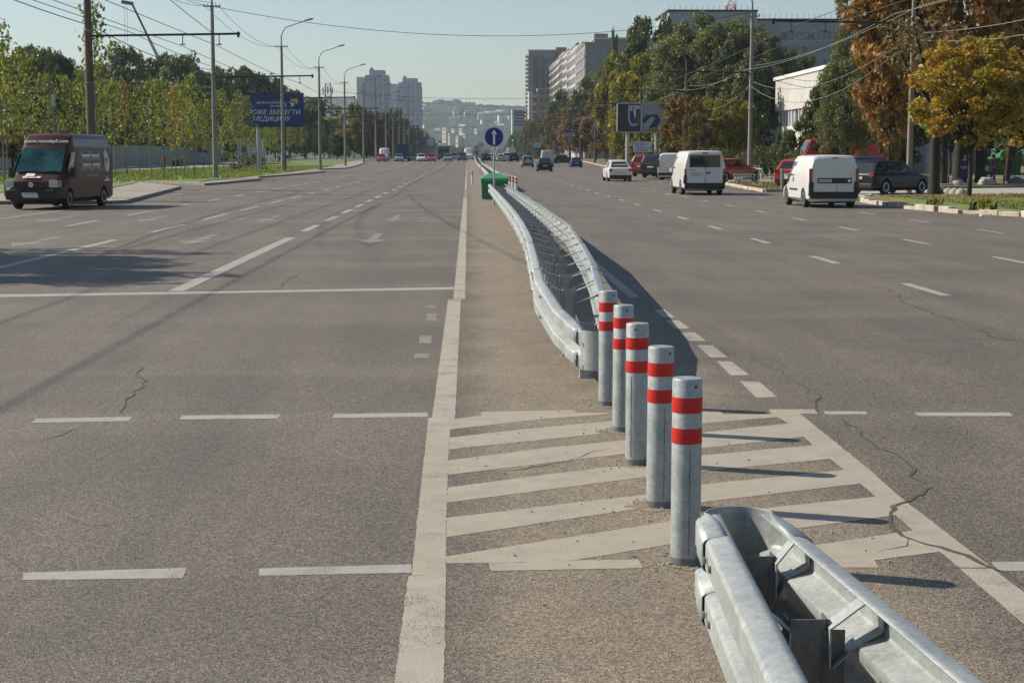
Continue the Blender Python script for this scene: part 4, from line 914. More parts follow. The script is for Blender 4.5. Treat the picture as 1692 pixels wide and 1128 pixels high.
def busy(px, pb, w_, h_, l_, col, name, label, cat):
    p = GT(px, pb); t = thing(name, label, cat, (p.x, p.y+l_/2, p.z), 0)
    obj('body', MB().box(0, .3, h_/2+.35, w_, l_-.6, h_-.7), col, t, bev=.1)
    obj('cab', MB().loft([[(-w_/2, -l_/2+.0, .5), (w_/2, -l_/2+.0, .5), (w_/2, -l_/2+1.6, .5), (-w_/2, -l_/2+1.6, .5)], [(-w_/2, -l_/2-.02, h_*.5), (w_/2, -l_/2-.02, h_*.5), (w_/2, -l_/2+1.6, h_*.5), (-w_/2, -l_/2+1.6, h_*.5)], [(-w_/2+.1, -l_/2+.25, h_*.82), (w_/2-.1, -l_/2+.25, h_*.82), (w_/2-.1, -l_/2+1.6, h_*.82), (-w_/2+.1, -l_/2+1.6, h_*.82)]]), col, t, bev=.06)
    obj('windscreen', MB().box(0, -l_/2+.10, h_*.64, w_*.88, .08, h_*.26, rx=R(-13)), M['glass'], t)
    for s in (-1, 1):
        obj('headlight', MB().box(s*w_*.38, -l_/2-.02, .85, .3, .08, .2), M['lampglass'], t)
        for y in (-l_/2+1, l_/2-1.4): obj('wheel', MB().tube([(s*(w_/2-.3), y, .48), (s*(w_/2), y, .48)], .48, 16), M['rubber'], t)
    return t
busy(665, 266.5, 2.5, 3.4, 8, paint((.03, .05, .14)), 'blue_lorry', 'dark blue lorry with pale roof standing at the left of the far road', 'lorry')
busy(733, 264.4, 2.5, 2.9, 9, paint((.12, .13, .13)), 'distant_bus', 'dark grey bus far down the left carriageway', 'bus')
# car on the street behind the left lawn
car(472, 269, SUV, (.45, .46, .46), R(200), 'silver car parked beyond the left lawn behind the blue billboard', z=.12, group='cars on the left side street', lod=1)
# ---------------------------------------------------------------- poles, lamps, cables
def lamp_pole(label, x, y, side, top=12.6, lamp=True, arm=True, m=None, arm_z=7.5, arm_l=6.8, r0=.19, head=None, boxes=False, light_head=False, kink=0, group=None):
    """side=+1: arms reach to +x"""
    t = thing('lamp_pole', label, 'street lamp' if lamp else 'utility pole', (x, y, rise(y)), 0, group); m = m or M['pole']
    obj('shaft', MB().tube([(0, 0, 0), (0, 0, top)], [r0, r0*.62], 12), m, t, smooth=40)
    cr = MB().tube([(-.62, 0, top-.12), (.62, 0, top-.12)], .035, 6)
    for dx in (-.58, -.3, .3, .58): cr.tube([(dx, 0, top-.12), (dx, 0, top+.06)], [.05, .035], 8)
    obj('crossarm', cr, M['steel'], t)
    obj('bands', MB().lathe([(r0*.9, arm_z+.15), (r0*.9+.012, arm_z+.17), (r0*.9+.012, arm_z+.3), (r0*.9, arm_z+.32)], n=12).lathe([(r0*.78, 4.4+.9), (r0*.96, 4.41+.9), (r0*.96, 4.5+.9), (r0*.78, 4.51+.9)], n=12), M['steel'], t)
    if lamp:
        pts = [(0, 0, top-.2), (0, 0, top+1.0)]+[(side*(.10+.9*(1-math.cos(a))), 0, top+1.0+.95*math.sin(a)) for a in [.2, .5, .8, 1.1]]+[(side*2.4, 0, top+2.45)]
        obj('lamp_arm', MB().tube(pts, [.07, .055, .05, .05, .05, .045, .04], 8), M['steel'], t, smooth=40)
        hm = MB().loft([[(side*(2.35+a), b_*.5, top+2.45+a*.22+c) for b_, c in ((-.12, -.03), (.12, -.03), (.14, .05), (.07, .11), (-.07, .11), (-.14, .05))] for a in (0,)]+[[(side*(2.35+a), b_, top+2.45+a*.22+c) for b_, c in ((-.13, -.05), (.13, -.05), (.15, .05), (.07, .12), (-.07, .12), (-.15, .05))] for a in (.25, .75)]+[[(side*(2.35+.9), b_*.5, top+2.45+.9*.22+c) for b_, c in ((-.12, -.01), (.12, -.01), (.14, .04), (.07, .07), (-.07, .07), (-.14, .04))]])
        obj('lamp_head', hm, M['steellight'] if light_head else M['steel'], t, smooth=40)
    if arm:
        obj('trolley_bracket', MB().tube([(0, 0, arm_z), (side*arm_l, 0, arm_z+.12)], .055, 8).tube([(0, 0, arm_z-.28), (side*.5, 0, arm_z-.02)], .03, 6), M['dark_steel'], t)
        im = MB()
        for dx in (arm_l*.62, arm_l*.86): im.tube([(side*dx, 0, arm_z+.05), (side*dx, 0, arm_z-.42)], .025, 6).tube([(side*dx-.12, 0, arm_z-.40), (side*dx+.12, 0, arm_z-.40)], .03, 6)
        im.tube([(side*(arm_l-.1), 0, arm_z-.06), (side*(arm_l-.1), 0, arm_z+.22)], .06, 8)
        obj('insulators', im, M['dark_steel'], t)
    if boxes: obj('switch_box', MB().box(-.05, -.24, 4.3, .34, .22, .75), M['steel'], t, bev=.02)
    return t
gl = 'lamp poles along the left kerb'; gr = 'lamp poles along the right kerb'
LP = []
lpx = [(152, 78.7), (355.5, 118.5), (468, 162), (529, 200), (570.5, 243), (601, 286), (621, 323), (638, 363), (650, 402), (660, 443), (668.5, 486), (676, 527)]
for i, (px, Y) in enumerate(lpx):
    x = -18.9 if Y > 100 else XY(px, Y).x; x = XY(px, Y).x
    lb = {0: 'dark weathered pole rising out of the top edge behind the brown van', 1: 'tall grey pole on the lawn edge, second from the left edge, arm over the road', 2: 'grey lamp pole standing in front of the blue billboard'}.get(i, '%s lamp pole along the left kerb counted from the brown van' % ORD[i])
    lamp_pole(lb, x, Y, 1, top=12.8 if i else 13.4, m=M['polebrown'] if i == 0 else M['pole'], arm_z=7.55 if i else 7.62, arm_l=7.4, r0=.235 if i == 0 else .20, group=gl if i > 2 else None); LP.append((x, Y))
RP = []
rpx = [(1503, 75.5, 9.5), (1239, 125.5, 12.8), (1132, 162, 10.3), (1058, 204, 10.8), (1011, 245, 10.5), (983, 280, 10.5), (959, 318, 10.5), (941, 356, 10.5), (928, 395, 10.5), (918, 432, 10.5), (909, 470, 10.5), (902, 505, 10.5)]
for i, (px, Y, tp_) in enumerate(rpx):
    x = XY(px, Y).x
    lb = {0: 'pale wooden-looking pole on the right verge among the maple trunks', 1: 'tall grey concrete pole standing by the little green railing', 2: 'dark pole behind the white passenger van with drooping cables'}.get(i, '%s pole along the right kerb counted from the near maple' % ORD[i])
    lamp_pole(lb, x, Y, -1, top=tp_, lamp=i != 0, m=M['polelight'] if i == 0 else M['pole'] if i == 1 else M['polebrown'], arm_z=8.3 if i != 0 else 8.05, arm_l=6.8, r0=.20 if i else .15, boxes=i > 1, light_head=True, group=gr if i > 2 else None); RP.append((x, Y, tp_))
# thin conduit next to the pale pole
def cable(pts, r, m, label, sag=0.0, n=10, group='overhead cables'):
    b = MB()
    for i in range(len(pts)-1):
        a, c = Vector(pts[i]), Vector(pts[i+1]); P = []
        s_ = sag if not isinstance(sag, (list, tuple)) else sag[i]
        for k in range(n+1):
            f = k/n; q = a.lerp(c, f); q.z += rise(q.y)-s_*4*f*(1-f); P.append(q)
        b.tube(P, r, 5)
    return tag(obj('overhead_cable', b, m, smooth=60), label, 'cable', group)
# wires along the left poles
tl = [(x, y, 12.75) for x, y in LP]
back = lambda x, z: (x, 30, z)
cable([(LP[0][0]-.5, 38, 12.9)]+[(x-.5, y, 12.72) for x, y in LP], .016, M['wire'], 'outer high cable strung between crossarms of the left poles', .9)
cable([(LP[0][0]+.5, 38, 12.9)]+[(x+.5, y, 12.72) for x, y in LP], .016, M['wire'], 'inner high cable strung between crossarms of the left poles', 1.0)
for dx, z, lb in ((4.6, 7.12, 'outer left trolley wire hanging under the bracket arms'), (6.35, 7.12, 'inner left trolley wire hanging under the bracket arms')):
    cable([(LP[0][0]+dx, -5, z)]+[(x+dx, y, z) for x, y in LP], .014, M['wire'], lb, .12, group='trolley wires over the left carriageway')
cable([(LP[0][0]+.3, 30, 9.4)]+[(x+.2, y, 8.1) for x, y in LP], .022, M['wire'], 'thick feeder cable running just above the left bracket arms', .5)
cable([(LP[0][0]+2.4, -5, 7.9)]+[(x+2.2, y, 7.75) for x, y in LP], .016, M['wire'], 'carrying cable clipped along the middle of the left bracket arms', .25)
# right side
for dx, z, lb in ((-4.2, 7.9, 'outer right trolley wire hanging under the bracket arms'), (-5.8, 7.9, 'inner right trolley wire hanging under the bracket arms')):
    cable([(RP[0][0]+dx, 20, z)]+[(x+dx, y, z) for x, y, _ in RP], .014, M['wire'], lb, .12, group='trolley wires over the right carriageway')
for k, (dx, z, sg) in enumerate(((.25, 8.85, .5), (-.9, 8.5, .6), (.1, 7.6, 1.6), (-.1, 7.3, 2.3))):
    cable([(RP[0][0]+2+dx, 40, z+.8)]+[(x+dx, y, z) for x, y, _ in RP], .017, M['wirelight'], ['upper pale feeder cable along the right poles', 'second pale feeder cable along the right poles', 'slack grey cable drooping between the right poles', 'slackest grey cable drooping lowest between the right poles'][k], [sg*.5, sg*.9]+[sg]*11)
cable([(RP[1][0], RP[1][1], 9.3), (36, 150, 9.6)], .02, M['wirelight'], 'grey cable from the tall right pole to the white hall roof', 1.2)
cable([(RP[1][0], RP[1][1], 8.6), (36, 140, 9.0)], .02, M['wirelight'], 'lower grey cable from the tall right pole to the white hall', 1.4)
# cables across the avenue
for i, (a, b_, za, zb, sg) in enumerate([(1, 1, 12.7, 13.0, 2.0), (3, 3, 9.9, 9.9, 1.0), (5, 5, 12.0, 10.6, 1.2), (7, 7, 12.0, 10.8, 1.3), (4, 4, 8.2, 9.0, .7), (8, 8, 8.9, 8.9, .8), (9, 9, 8, 8, .8)]):
    cable([(LP[a][0], LP[a][1], za), (RP[b_][0], RP[b_][1], zb)], .02, M['wire'], '%s cable spanning the whole avenue, counted from the near poles' % ORD[i], sg, n=20, group='cables spanning the avenue')
cable([(-18.5, 118.5, 12.9), (-34, 95, 19)], .016, M['wire'], 'cable leaving the second left pole up to the left', 1.5)
cable([(-12.4, 78.7, 7.7), (XY(90, 60).x+3, 20, 12)], .016, M['wire'], 'guy cable from the first bracket arm towards the upper left', .4)
a_ = A(1380, 41, 75.5)
# trees shading: lamp standards on the left pavement
def slim_lamp(px, Y, h, label):
    x = XY(px, Y); t = thing('park_lamp', label, 'street lamp', (x.x, Y, .12), group='slim park lamps on the left pavement')
    obj('post', MB().tube([(0, 0, 0), (0, 0, h-.9)], [.08, .06], 10), M['steel'], t, smooth=40)
    obj('head', MB().box(0, 0, h-.45, .24, .24, .9), M['steellight'], t, bev=.02)
slim_lamp(91, 120, 6.2, 'slim modern lamp column with long head left of the dark pole'); slim_lamp(184, 150, 6.2, 'slim lamp column right behind the brown van'); slim_lamp(307, 205, 6.2, 'slim lamp column on the path between young trees'); slim_lamp(427, 230, 7, 'slim lamp column beside the billboard post')

# ---------------------------------------------------------------- trees
def leafmesh(name, cents, rads, per, size, seed, up=.35, hollow=.5):
    r = np.random.default_rng(seed); cents = np.array(cents, float); rads = np.array(rads, float)
    n = len(cents)*per; c = np.repeat(cents, per, 0); rr = np.repeat(rads, per)
    d = r.normal(size=(n, 3)); d /= np.linalg.norm(d, axis=1)[:, None]
    rad = rr*(hollow+(1-hollow)*r.random(n))**.8
    p = c+d*rad[:, None]*np.array([1, 1, .8])
    nr = r.normal(size=(n, 3))+d*.7; nr[:, 2] += up; nr /= np.linalg.norm(nr, axis=1)[:, None]
    a = r.normal(size=(n, 3)); u = np.cross(nr, a); u /= np.linalg.norm(u, axis=1)[:, None]; v = np.cross(nr, u)
    s = size*r.uniform(.6, 1.25, n)[:, None]
    q = np.stack([p-u*s*.62, p-v*s*.42+nr*s*.08, p+u*s*.62, p+v*s*.42+nr*s*.08], 1).reshape(-1, 3)
    me = bpy.data.meshes.new(name); me.vertices.add(4*n); me.vertices.foreach_set('co', q.ravel())
    me.loops.add(4*n); me.loops.foreach_set('vertex_index', np.arange(4*n)); me.polygons.add(n)
    me.polygons.foreach_set('loop_start', np.arange(n)*4); me.polygons.foreach_set('loop_total', np.full(n, 4)); me.update(); me.validate()
    return me
def crown_pts(kind, seed, n):
    r = random.Random(seed); pts = []; k = 0
    while len(pts) < n and k < 20000:
        k += 1; x, y, z = r.uniform(-1, 1), r.uniform(-1, 1), r.uniform(-1, 1)
        rr = math.sqrt(x*x+y*y)
        if kind == 'poplar': lim = .75*(1-((z+.15)**2)*.75) if z < .95 else 0; lim = max(.1, lim*(1.0 if z < .2 else 1-(z-.2)*.9))
        elif kind == 'cone': lim = (1-z)/2*.9+.08
        elif kind == 'wide': lim = math.sqrt(max(0, 1-(z*.95)**2))*(1.0 if z > -.3 else .85)
        else: lim = math.sqrt(max(0, 1-z*z))
        lim *= 1+(.5 if kind != 'cone' else .12)*mn.noise(Vector((x*1.7+seed, y*1.7, z*2.0)))
        if rr > lim: continue
        if rr < lim*.45 and abs(z) < .7 and r.random() < .6: continue
        if kind != 'poplar' and mn.noise(Vector((x*2.6, y*2.6+seed*3.1, z*2.6))) < -.2: continue
        pts.append((x, y, z))
    return pts
PROTO = {}
def proto(kind, seed, n, per, size, cr):
    key = (kind, seed)
    if key not in PROTO:
        # unit crown radius 4 wide, 4 tall around the origin
        P = crown_pts(kind, seed, n); rnd = random.Random(seed)
        C_ = [(x*4, y*4, z*4) for x, y, z in P]; Rr = [cr*rnd.uniform(.55, 1.25) for _ in P]
        me = leafmesh('crown', C_, Rr, per, size, seed)
        # limbs towards some clumps
        b = MB(); base = Vector((0, 0, -5.6)); fork = Vector((0, 0, -3.2))
        b.tube([base, Vector((.12, .05, -4.4)), fork], [.20, .15, .13], 9)
        for i, c in enumerate(rnd.sample(C_, min(len(C_), 22))):
            c = Vector(c); mid = fork.lerp(c, .5)+Vector((rnd.uniform(-.5, .5), rnd.uniform(-.5, .5), rnd.uniform(.2, .9))); st = fork+Vector((0, 0, rnd.uniform(-.2, 2.2)))
            b.tube([st, mid, c], [.13, .07, .02], 5, cap=False)
        tm = obj('trunk', b, None, smooth=60); tme = tm.data; bpy.data.objects.remove(tm)
        PROTO[key] = (me, tme)
    return PROTO[key]
KIND = {'round': [('round', 11, 95, 150, .30, 1.0), ('round', 12, 110, 140, .30, .95), ('round', 13, 85, 160, .32, 1.05)],
        'wide': [('wide', 21, 130, 150, .27, .85), ('wide', 22, 120, 150, .28, .9)],
        'poplar': [('cone', 31, 150, 110, .28, .75)], 'maple': [('round', 61, 190, 85, .25, .66), ('wide', 62, 200, 85, .25, .66), ('wide', 63, 210, 110, .22, .60)], 'cone': [('cone', 41, 90, 170, .20, .6)],
        'fine': [('round', 51, 260, 130, .16, .62), ('wide', 52, 280, 130, .16, .6)]}
def tree(label, x, y, h, wdt, kind='round', lm='mid', v=0, z0=.1, trunk='bark', cb=None, group=None, name='tree', lmat=None, rz=None):
    """h total height, wdt crown width, cb crown bottom height"""
    cb = h*.22 if cb is None else cb
    t = thing(name, label, 'tree', (x, y, z0), random.uniform(0, 6.28) if rz is None else rz, group)
    K = KIND[kind][v % len(KIND[kind])]; me, tme = proto(*K)
    sz = (h-cb)/8.4; sx = wdt/8.4; zc = cb+4.2*sz
    for nm, m_, data in (('crown', L[lm], me), ('trunk', M[trunk], tme)):
        o = bpy.data.objects.new(nm, data); C.objects.link(o); o.parent = t
        if not data.materials: data.materials.append(m_)
        o.material_slots[0].link = 'OBJECT'; o.material_slots[0].material = m_
        if nm == 'crown': o.scale = (sx, sx, sz); o.location = (0, 0, zc)
        else:
            o.scale = (sx*.9, sx*.9, zc/5.6); o.location = (0, 0, zc)
    return t
def treepx(label, px, Y, top_py, wpx, **k):
    if k.get('group') in ('far avenue trees on the left', 'autumn street trees on the right'): Y = max(Y, 25.5*FP/abs(px-773))
    p = XY(px, Y); z0 = hill_z(p.x, Y)+.1; h = CH+(256-top_py)*Y/FP-z0; k['z0'] = z0
    if k.get('group') == 'large trees beyond the left fence': wpx *= 1.3
    return tree(label, p.x, Y, h, wpx*Y/FP, **k)
# young plane trees
def young_proto(seed):
    r = random.Random(seed); b = MB(); h = 6.7; C_ = []; Rr = []
    b.tube([(0, 0, 0), (r.uniform(-.04, .04), 0, 1.5), (r.uniform(-.1, .1), r.uniform(-.1, .1), 3.4), (0, 0, h)], [.062, .052, .04, .012], 7)
    for i in range(24):
        z = 2.0+i*(h-2.2)/24+r.uniform(-.1, .1); a = i*2.4+r.uniform(-.4, .4); f = (z-2)/(h-2); ln = (1.25*(1-f)**.6+.3)*r.uniform(.6, 1.1)*(.6 if f < .1 else 1)
        e = Vector((math.cos(a)*ln, math.sin(a)*ln, z+ln*.9))
        b.tube([(0, 0, z), (e.x*.5, e.y*.5, z+ln*.35), tuple(e)], [.022, .014, .005], 4, cap=False)
        for q in (.4, .7, 1.0):
            C_.append((e.x*q+r.uniform(-.1, .1), e.y*q+r.uniform(-.1, .1), z+(e.z-z)*q)); Rr.append(.42*r.uniform(.7, 1.2))
    C_.append((0, 0, h)); Rr.append(.35)
    me = leafmesh('crown', C_, Rr, 9, .19, seed, hollow=.1)
    tm = obj('trunk', b, None, smooth=60); tme = tm.data; bpy.data.objects.remove(tm); tme.materials.append(M['barkgrey']); me.materials.append(L['young'])
    return me, tme
YP = [young_proto(s) for s in (3, 4, 5, 6)]
def young(label, x, y, sc, v, lm=None, group='young plane trees on the left lawn'):
    t = thing('young_tree', label, 'tree', (x, y, .14+rise(y)), random.uniform(0, 6.28), group); t.scale = (sc*.72, sc*.72, sc)
    for nm, d in zip(('crown', 'trunk'), YP[v % 4]):
        o = bpy.data.objects.new(nm, d); C.objects.link(o); o.parent = t
        if nm == 'crown' and lm: o.material_slots[0].link = 'OBJECT'; o.material_slots[0].material = L[lm]
    return t
ypx = [(-30, 299), (14, 297), (48, 296), (80, 293), (112, 293), (141, 291), (166, 290), (191, 292), (210, 288.5), (231, 287.5), (251, 296), (270, 296.5), (291, 294.5), (305, 293.5), (321, 292.5), (284, 284.5), (299, 284), (312, 283.5), (324, 283), (336, 282), (346, 281.5), (370, 286.5), (385, 286), (396, 284.5), (407, 283.5), (416, 281.5), (424, 281.5), (438, 277), (447, 276), (452, 275), (460, 273.5), (477, 272), (489, 270.5), (500, 269.5), (507, 269), (520, 268.5), (535, 268), (548, 267.5), (556, 267), (564, 266.5), (578, 266), (588, 265.7)]
for i, (px, py) in enumerate(ypx):
    p = G(px, py, .14); sc = random.uniform(.98, 1.18)*(1.12 if i < 7 else 1)
    young('thin-trunked young plane tree, %s along the left lawn counted from the left edge' % ORD[i], p.x, p.y, sc, i, 'youngo' if i in (8, 12, 19) else None)
for i, (x, y, s) in enumerate([(-14.6, 26.4, 1.15), (-15.2, 33.5, 1.2)]):
    young(['nearer young plane tree outside the left edge, its shadow thin on the stop line', 'farther young plane tree outside the left edge, shading the solid lane line'][i], x, y, s, i, group='young plane trees off the left edge')
tree('dense street tree outside the left edge whose shadow darkens the lanes before the stop line', -15.3, 28.6, 8.6, 4.6, kind='round', lm='mid', cb=2.2)
tree('second dense street tree outside the left edge, its shadow joining the first', -16.2, 31.0, 8.4, 4.2, kind='round', lm='mid', v=1, cb=2.2)
young('near young plane tree at the left edge, leafy tip high against the sky', XY(6, 66).x, 66, 1.05, 2, group=None); young('young plane tree with tall leafy tip directly behind the dark pole', XY(160, 86).x, 86, 1.42, 1, group=None).scale = (.9, .9, 1.42)
# large trees left background
lt = [(-30, 205, 92, 150, 'mid', 'wide'), (20, 235, 78, 110, 'dark', 'round'), (62, 215, 80, 90, 'mid', 'round'), (100, 190, 88, 50, 'dark', 'fine'), (72, 180, 150, 120, 'olive', 'wide'), (130, 260, 110, 90, 'dark', 'round'), (200, 300, 82, 100, 'mid', 'round'), (240, 320, 80, 90, 'mid', 'poplar'), (285, 320, 92, 80, 'mid', 'round'), (315, 330, 96, 60, 'dark', 'round'), (225, 260, 130, 110, 'dark', 'round'), (300, 270, 140, 110, 'dark', 'wide'),
  (345, 360, 125, 70, 'dark', 'wide'), (385, 350, 107, 80, 'dark', 'round'), (425, 360, 120, 80, 'dark', 'round'), (455, 380, 130, 50, 'mid', 'round'), (170, 290, 105, 70, 'olive', 'round'), (505, 420, 160, 80, 'mid', 'round'), (545, 430, 195, 60, 'lime', 'round'), (20, 150, 190, 100, 'lime', 'fine'), (110, 140, 195, 80, 'olive', 'fine'), (480, 400, 150, 60, 'dark', 'round')]
for i, (px, Y, tp_, wpx, lm, kd) in enumerate(lt):
    treepx('large %s tree behind the left fence, %s from the left' % ({'dark': 'dark green', 'mid': 'green', 'olive': 'olive green', 'lime': 'yellow-green'}[lm], ORD[sorted(range(len(lt)), key=lambda q: lt[q][0]).index(i)]), px, Y, tp_, wpx, kind=kd, lm=lm, v=i, cb=1.0, group='large trees beyond the left fence')
lf = [(585, 400, 172, 46, 'lime'), (612, 380, 182, 46, 'brown'), (598, 440, 178, 40, 'mid'), (634, 420, 186, 40, 'brown'), (655, 450, 177, 34, 'mid'), (648, 470, 195, 34, 'olive'), (672, 480, 195, 34, 'brown'), (684, 500, 205, 30, 'brown'), (694, 520, 212, 26, 'olive'), (704, 530, 220, 22, 'brown'), (569, 330, 212, 40, 'lime'), (556, 260, 222, 26, 'dark'), (618, 330, 225, 26, 'fir'), (664, 420, 222, 24, 'lime'), (712, 540, 226, 20, 'mid')]
for i, (px, Y, tp_, wpx, lm) in enumerate(lf):
    treepx('%s avenue tree at the far left of the road, %s from the left' % ({'dark': 'dark', 'mid': 'green', 'olive': 'olive', 'lime': 'yellow-green', 'brown': 'russet brown', 'fir': 'blackish conifer'}[lm], ORD[sorted(range(len(lf)), key=lambda q: lf[q][0]).index(i)]), px, Y, tp_, wpx, kind='cone' if lm == 'fir' else 'round', lm=lm, v=i, cb=.8, group='far avenue trees on the left')
# right side big trees
big = [
 ('pointed dark poplar beyond the flats, left one of the pair', 1014, 330, 38, 36, 'poplar', 'dark', 2), ('pointed dark poplar, right one of the pair', 1037, 330, 42, 34, 'poplar', 'dark', 2),
 ('bright green tall tree left of the round willow', 1078, 240, 25, 110, 'round', 'mid', 2), ('yellow-green tree beneath the poplars', 1030, 260, 82, 90, 'round', 'lime', 1), ('green tree above the billboard', 1062, 210, 92, 100, 'round', 'lime', 1),
 ('huge round olive-green willow in front of the grey institute', 1168, 185, 24, 200, 'fine', 'olive', 2), ('right half of the round olive willow mass beside the tall pole', 1236, 182, 44, 150, 'fine', 'olive', 2), ('full green tree between the bright tall tree and the willow', 1112, 205, 48, 110, 'fine', 'mid', 2), ('low left olive tree under the round willow', 1120, 190, 90, 120, 'wide', 'olive', 1), ('dark shaded tree under the willow', 1215, 175, 110, 110, 'round', 'dark', 1),
 ('olive tree in front of the institute windows', 1312, 190, 82, 90, 'fine', 'olive', 2), ('sparse green tree before the red crane lorry', 1400, 103, 92, 120, 'fine', 'olive', 1.2), ('dark tree beside the white hall', 1368, 122, 120, 80, 'wide', 'dark', 1.5), ('tall dark green tree crown at the top right of the institute', 1420, 128, -60, 110, 'fine', 'olive', 5),
 ('great orange-brown maple filling the upper right', 1560, 94, -150, 330, 'maple', 'rust', 3.4), ('second orange-brown maple leaning left over the lorry', 1468, 92, 10, 130, 'maple', 'rust', 2.4), ('dark green tree at the upper right corner', 1665, 104, -120, 240, 'maple', 'dark', 4.0), ('dark backing tree between the maple trunks', 1600, 112, 90, 190, 'wide', 'dark', 2.6),
 ('yellow-green maple with thin dark trunk nearest the kerb', 1603, 66.5, 62, 225, 'maple', 'yellow', 2.1), ('golden maple cut by the right edge of the picture', 1700, 72, 75, 170, 'maple', 'yellow', 2.2), ('brownish maple low on the left of the golden one', 1472, 96, 110, 85, 'maple', 'brown', 1.6),
 ('dark tree filling the gap behind the pale pole', 1480, 140, 165, 110, 'wide', 'dark', .3), ('dark tree filling the gap behind the forked trunks', 1570, 142, 175, 120, 'wide', 'dark', 2.6), ('dark tree behind the person in dark red', 1650, 146, 170, 120, 'wide', 'dark', 2.4), ('dark round tree directly behind the dark estate car', 1440, 132, 190, 90, 'round', 'dark', .2),
 ('small bright tree by the far right path', 1672, 120, 200, 60, 'round', 'mid', 1.4),
 ('autumn orange tree right of the billboards', 1130, 150, 152, 78, 'maple', 'orange', 1.5), ('yellowing tree left of the tall concrete pole', 1208, 150, 158, 80, 'maple', 'lime', .8), ('green-yellow tree behind the passenger van', 1170, 160, 165, 70, 'round', 'lime', 1), ('small orange tree behind the passenger van', 1150, 140, 185, 60, 'fine', 'brown', .8),
 ('tall dark thuja left of the white hall', 1268, 132, 192, 30, 'cone', 'fir', .2), ('second dark thuja left of the white hall', 1289, 132, 200, 28, 'cone', 'fir', .2), ('green bush tree under the white hall', 1320, 125, 200, 60, 'round', 'mid', .3), ('round green tree behind the red lorry cab', 1350, 128, 175, 50, 'round', 'mid', .5)]
for lb, px, Y, tp_, wpx, kd, lm, cb in big:
    treepx(lb, px, Y, tp_, wpx, kind=kd, lm=lm, v=int(px), cb=cb)
# maple trunks that show dark against the path
def trunk_only(label, px, py, hpx, r, lean=0):
    p = G(px, py, .12); t = thing('tree', label, 'tree', (p.x, p.y, .1)); h = 6.5
    b = MB(); b.tube([(0, 0, -.1), (0, 0, .3), (lean*.3, 0, 1.8), (lean, 0, 3.4), (lean*1.3, .2, h)], [r*1.6, r*1.12, r, r*.85, r*.5], 10)
    for a in range(5):
        q = a*1.3; b.tube([(lean, 0, 3.0+a*.35), (lean+math.cos(q)*1.2, math.sin(q)*1.2, 4.5+a*.4), (lean+math.cos(q)*2.2, math.sin(q)*2, 6.5+a*.4)], [r*.5, r*.3, r*.1], 6)
    obj('trunk', b, M['bark'], t, smooth=60)
    me = leafmesh('crown', [(lean+math.cos(a)*rr_, math.sin(a)*rr_, 5.2+zz) for a, rr_, zz in [(k*1.1, 1+1.4*((k*7) % 5)/5, .5*(k % 5)) for k in range(22)]], [.8]*22, 90, .17, int(px)); obj('crown', me, L['brown' if r < .3 else 'dark'], t)
trunk_only('dark maple trunk right beside the pale pole', 1543, 320, 0, .23); trunk_only('thick dark trunk beyond the driveway, left of the pair', 1584, 302.5, 0, .38, .1); trunk_only('thick forked trunk beyond the driveway, right of the pair', 1621, 302.5, 0, .36, -.1)
# autumn avenue trees far right
rf = [(868, 500, 205, 22, 'mid'), (878, 480, 196, 30, 'brown'), (893, 450, 190, 36, 'brown'), (905, 430, 178, 30, 'dark'), (912, 420, 185, 38, 'orange'), (928, 390, 180, 40, 'brown'), (924, 450, 150, 40, 'dark'), (943, 360, 176, 44, 'orange'), (958, 350, 150, 50, 'olive'), (962, 330, 182, 44, 'brown'), (985, 300, 168, 54, 'orange'), (1003, 280, 178, 50, 'brown'), (975, 380, 128, 60, 'mid'), (1000, 350, 110, 60, 'lime'), (1022, 250, 185, 50, 'orange'), (1046, 235, 188, 50, 'brown'), (1015, 300, 150, 60, 'olive'), (1068, 200, 195, 46, 'orange'), (1085, 190, 180, 50, 'brown'), (856, 520, 212, 20, 'olive'), (848, 535, 220, 20, 'mid'), (930, 480, 160, 36, 'olive'), (1060, 240, 150, 60, 'mid'), (1118, 180, 170, 60, 'olive')]
for i, (px, Y, tp_, wpx, lm) in enumerate(rf):
    treepx('%s street tree along the right pavement, %s from the left' % ({'dark': 'dark green', 'mid': 'green', 'olive': 'olive', 'lime': 'yellow-green', 'brown': 'russet brown', 'orange': 'orange'}[lm], ORD[sorted(range(len(rf)), key=lambda q: rf[q][0]).index(i)]), px, Y, tp_, wpx, kind='round' if Y > 260 else 'fine', lm=lm, v=i, cb=1.6, group='autumn street trees on the right')
# hedges and bushes
def bush(label, x0, x1, Y, h, lm, seed, dep=3, size=.14, per=120, z=.1, cat='bush', name='bush'):
    a = XY(x0, Y).x; b_ = XY(x1, Y).x; n = max(5, int((b_-a)/.55)); r = random.Random(seed)
    cs = []; rs = []
    for i in range(n*3):
        x = a+(b_-a)*(i+.5)/(n*3)+r.uniform(-.3, .3); k = 1-abs((x-(a+b_)/2)/((b_-a)/2))**4*.6
        cs.append((x-(a+b_)/2, r.uniform(-dep/2, dep/2), r.uniform(.25, .78)*h*k)); rs.append(r.uniform(.35, .6)*min(1.4, h*.5))
    t = thing(name, label, cat, ((a+b_)/2, Y, z)); obj('foliage', leafmesh('foliage', cs, rs, per, size, seed), L[lm], t)
    st = MB()
    for i in range(5): st.tube([(cs[i*3][0], 0, 0), (cs[i*3][0]+.1, .1, h*.6)], .03, 5)
    obj('stems', st, M['bark'], t); return t
bush('long dark hedge behind the little green railing', 1225, 1325, 128, 3.1, 'dark', 3, dep=4)
bush('grey-green hedge behind the passenger van', 1105, 1230, 136, 2.6, 'olive', 4, dep=3)
bush('light green bushes under the tree by the red lorry', 1290, 1350, 112, 2.2, 'mid', 5)
bush('low shrub under the billboards', 1050, 1110, 175, 2.8, 'olive', 6)
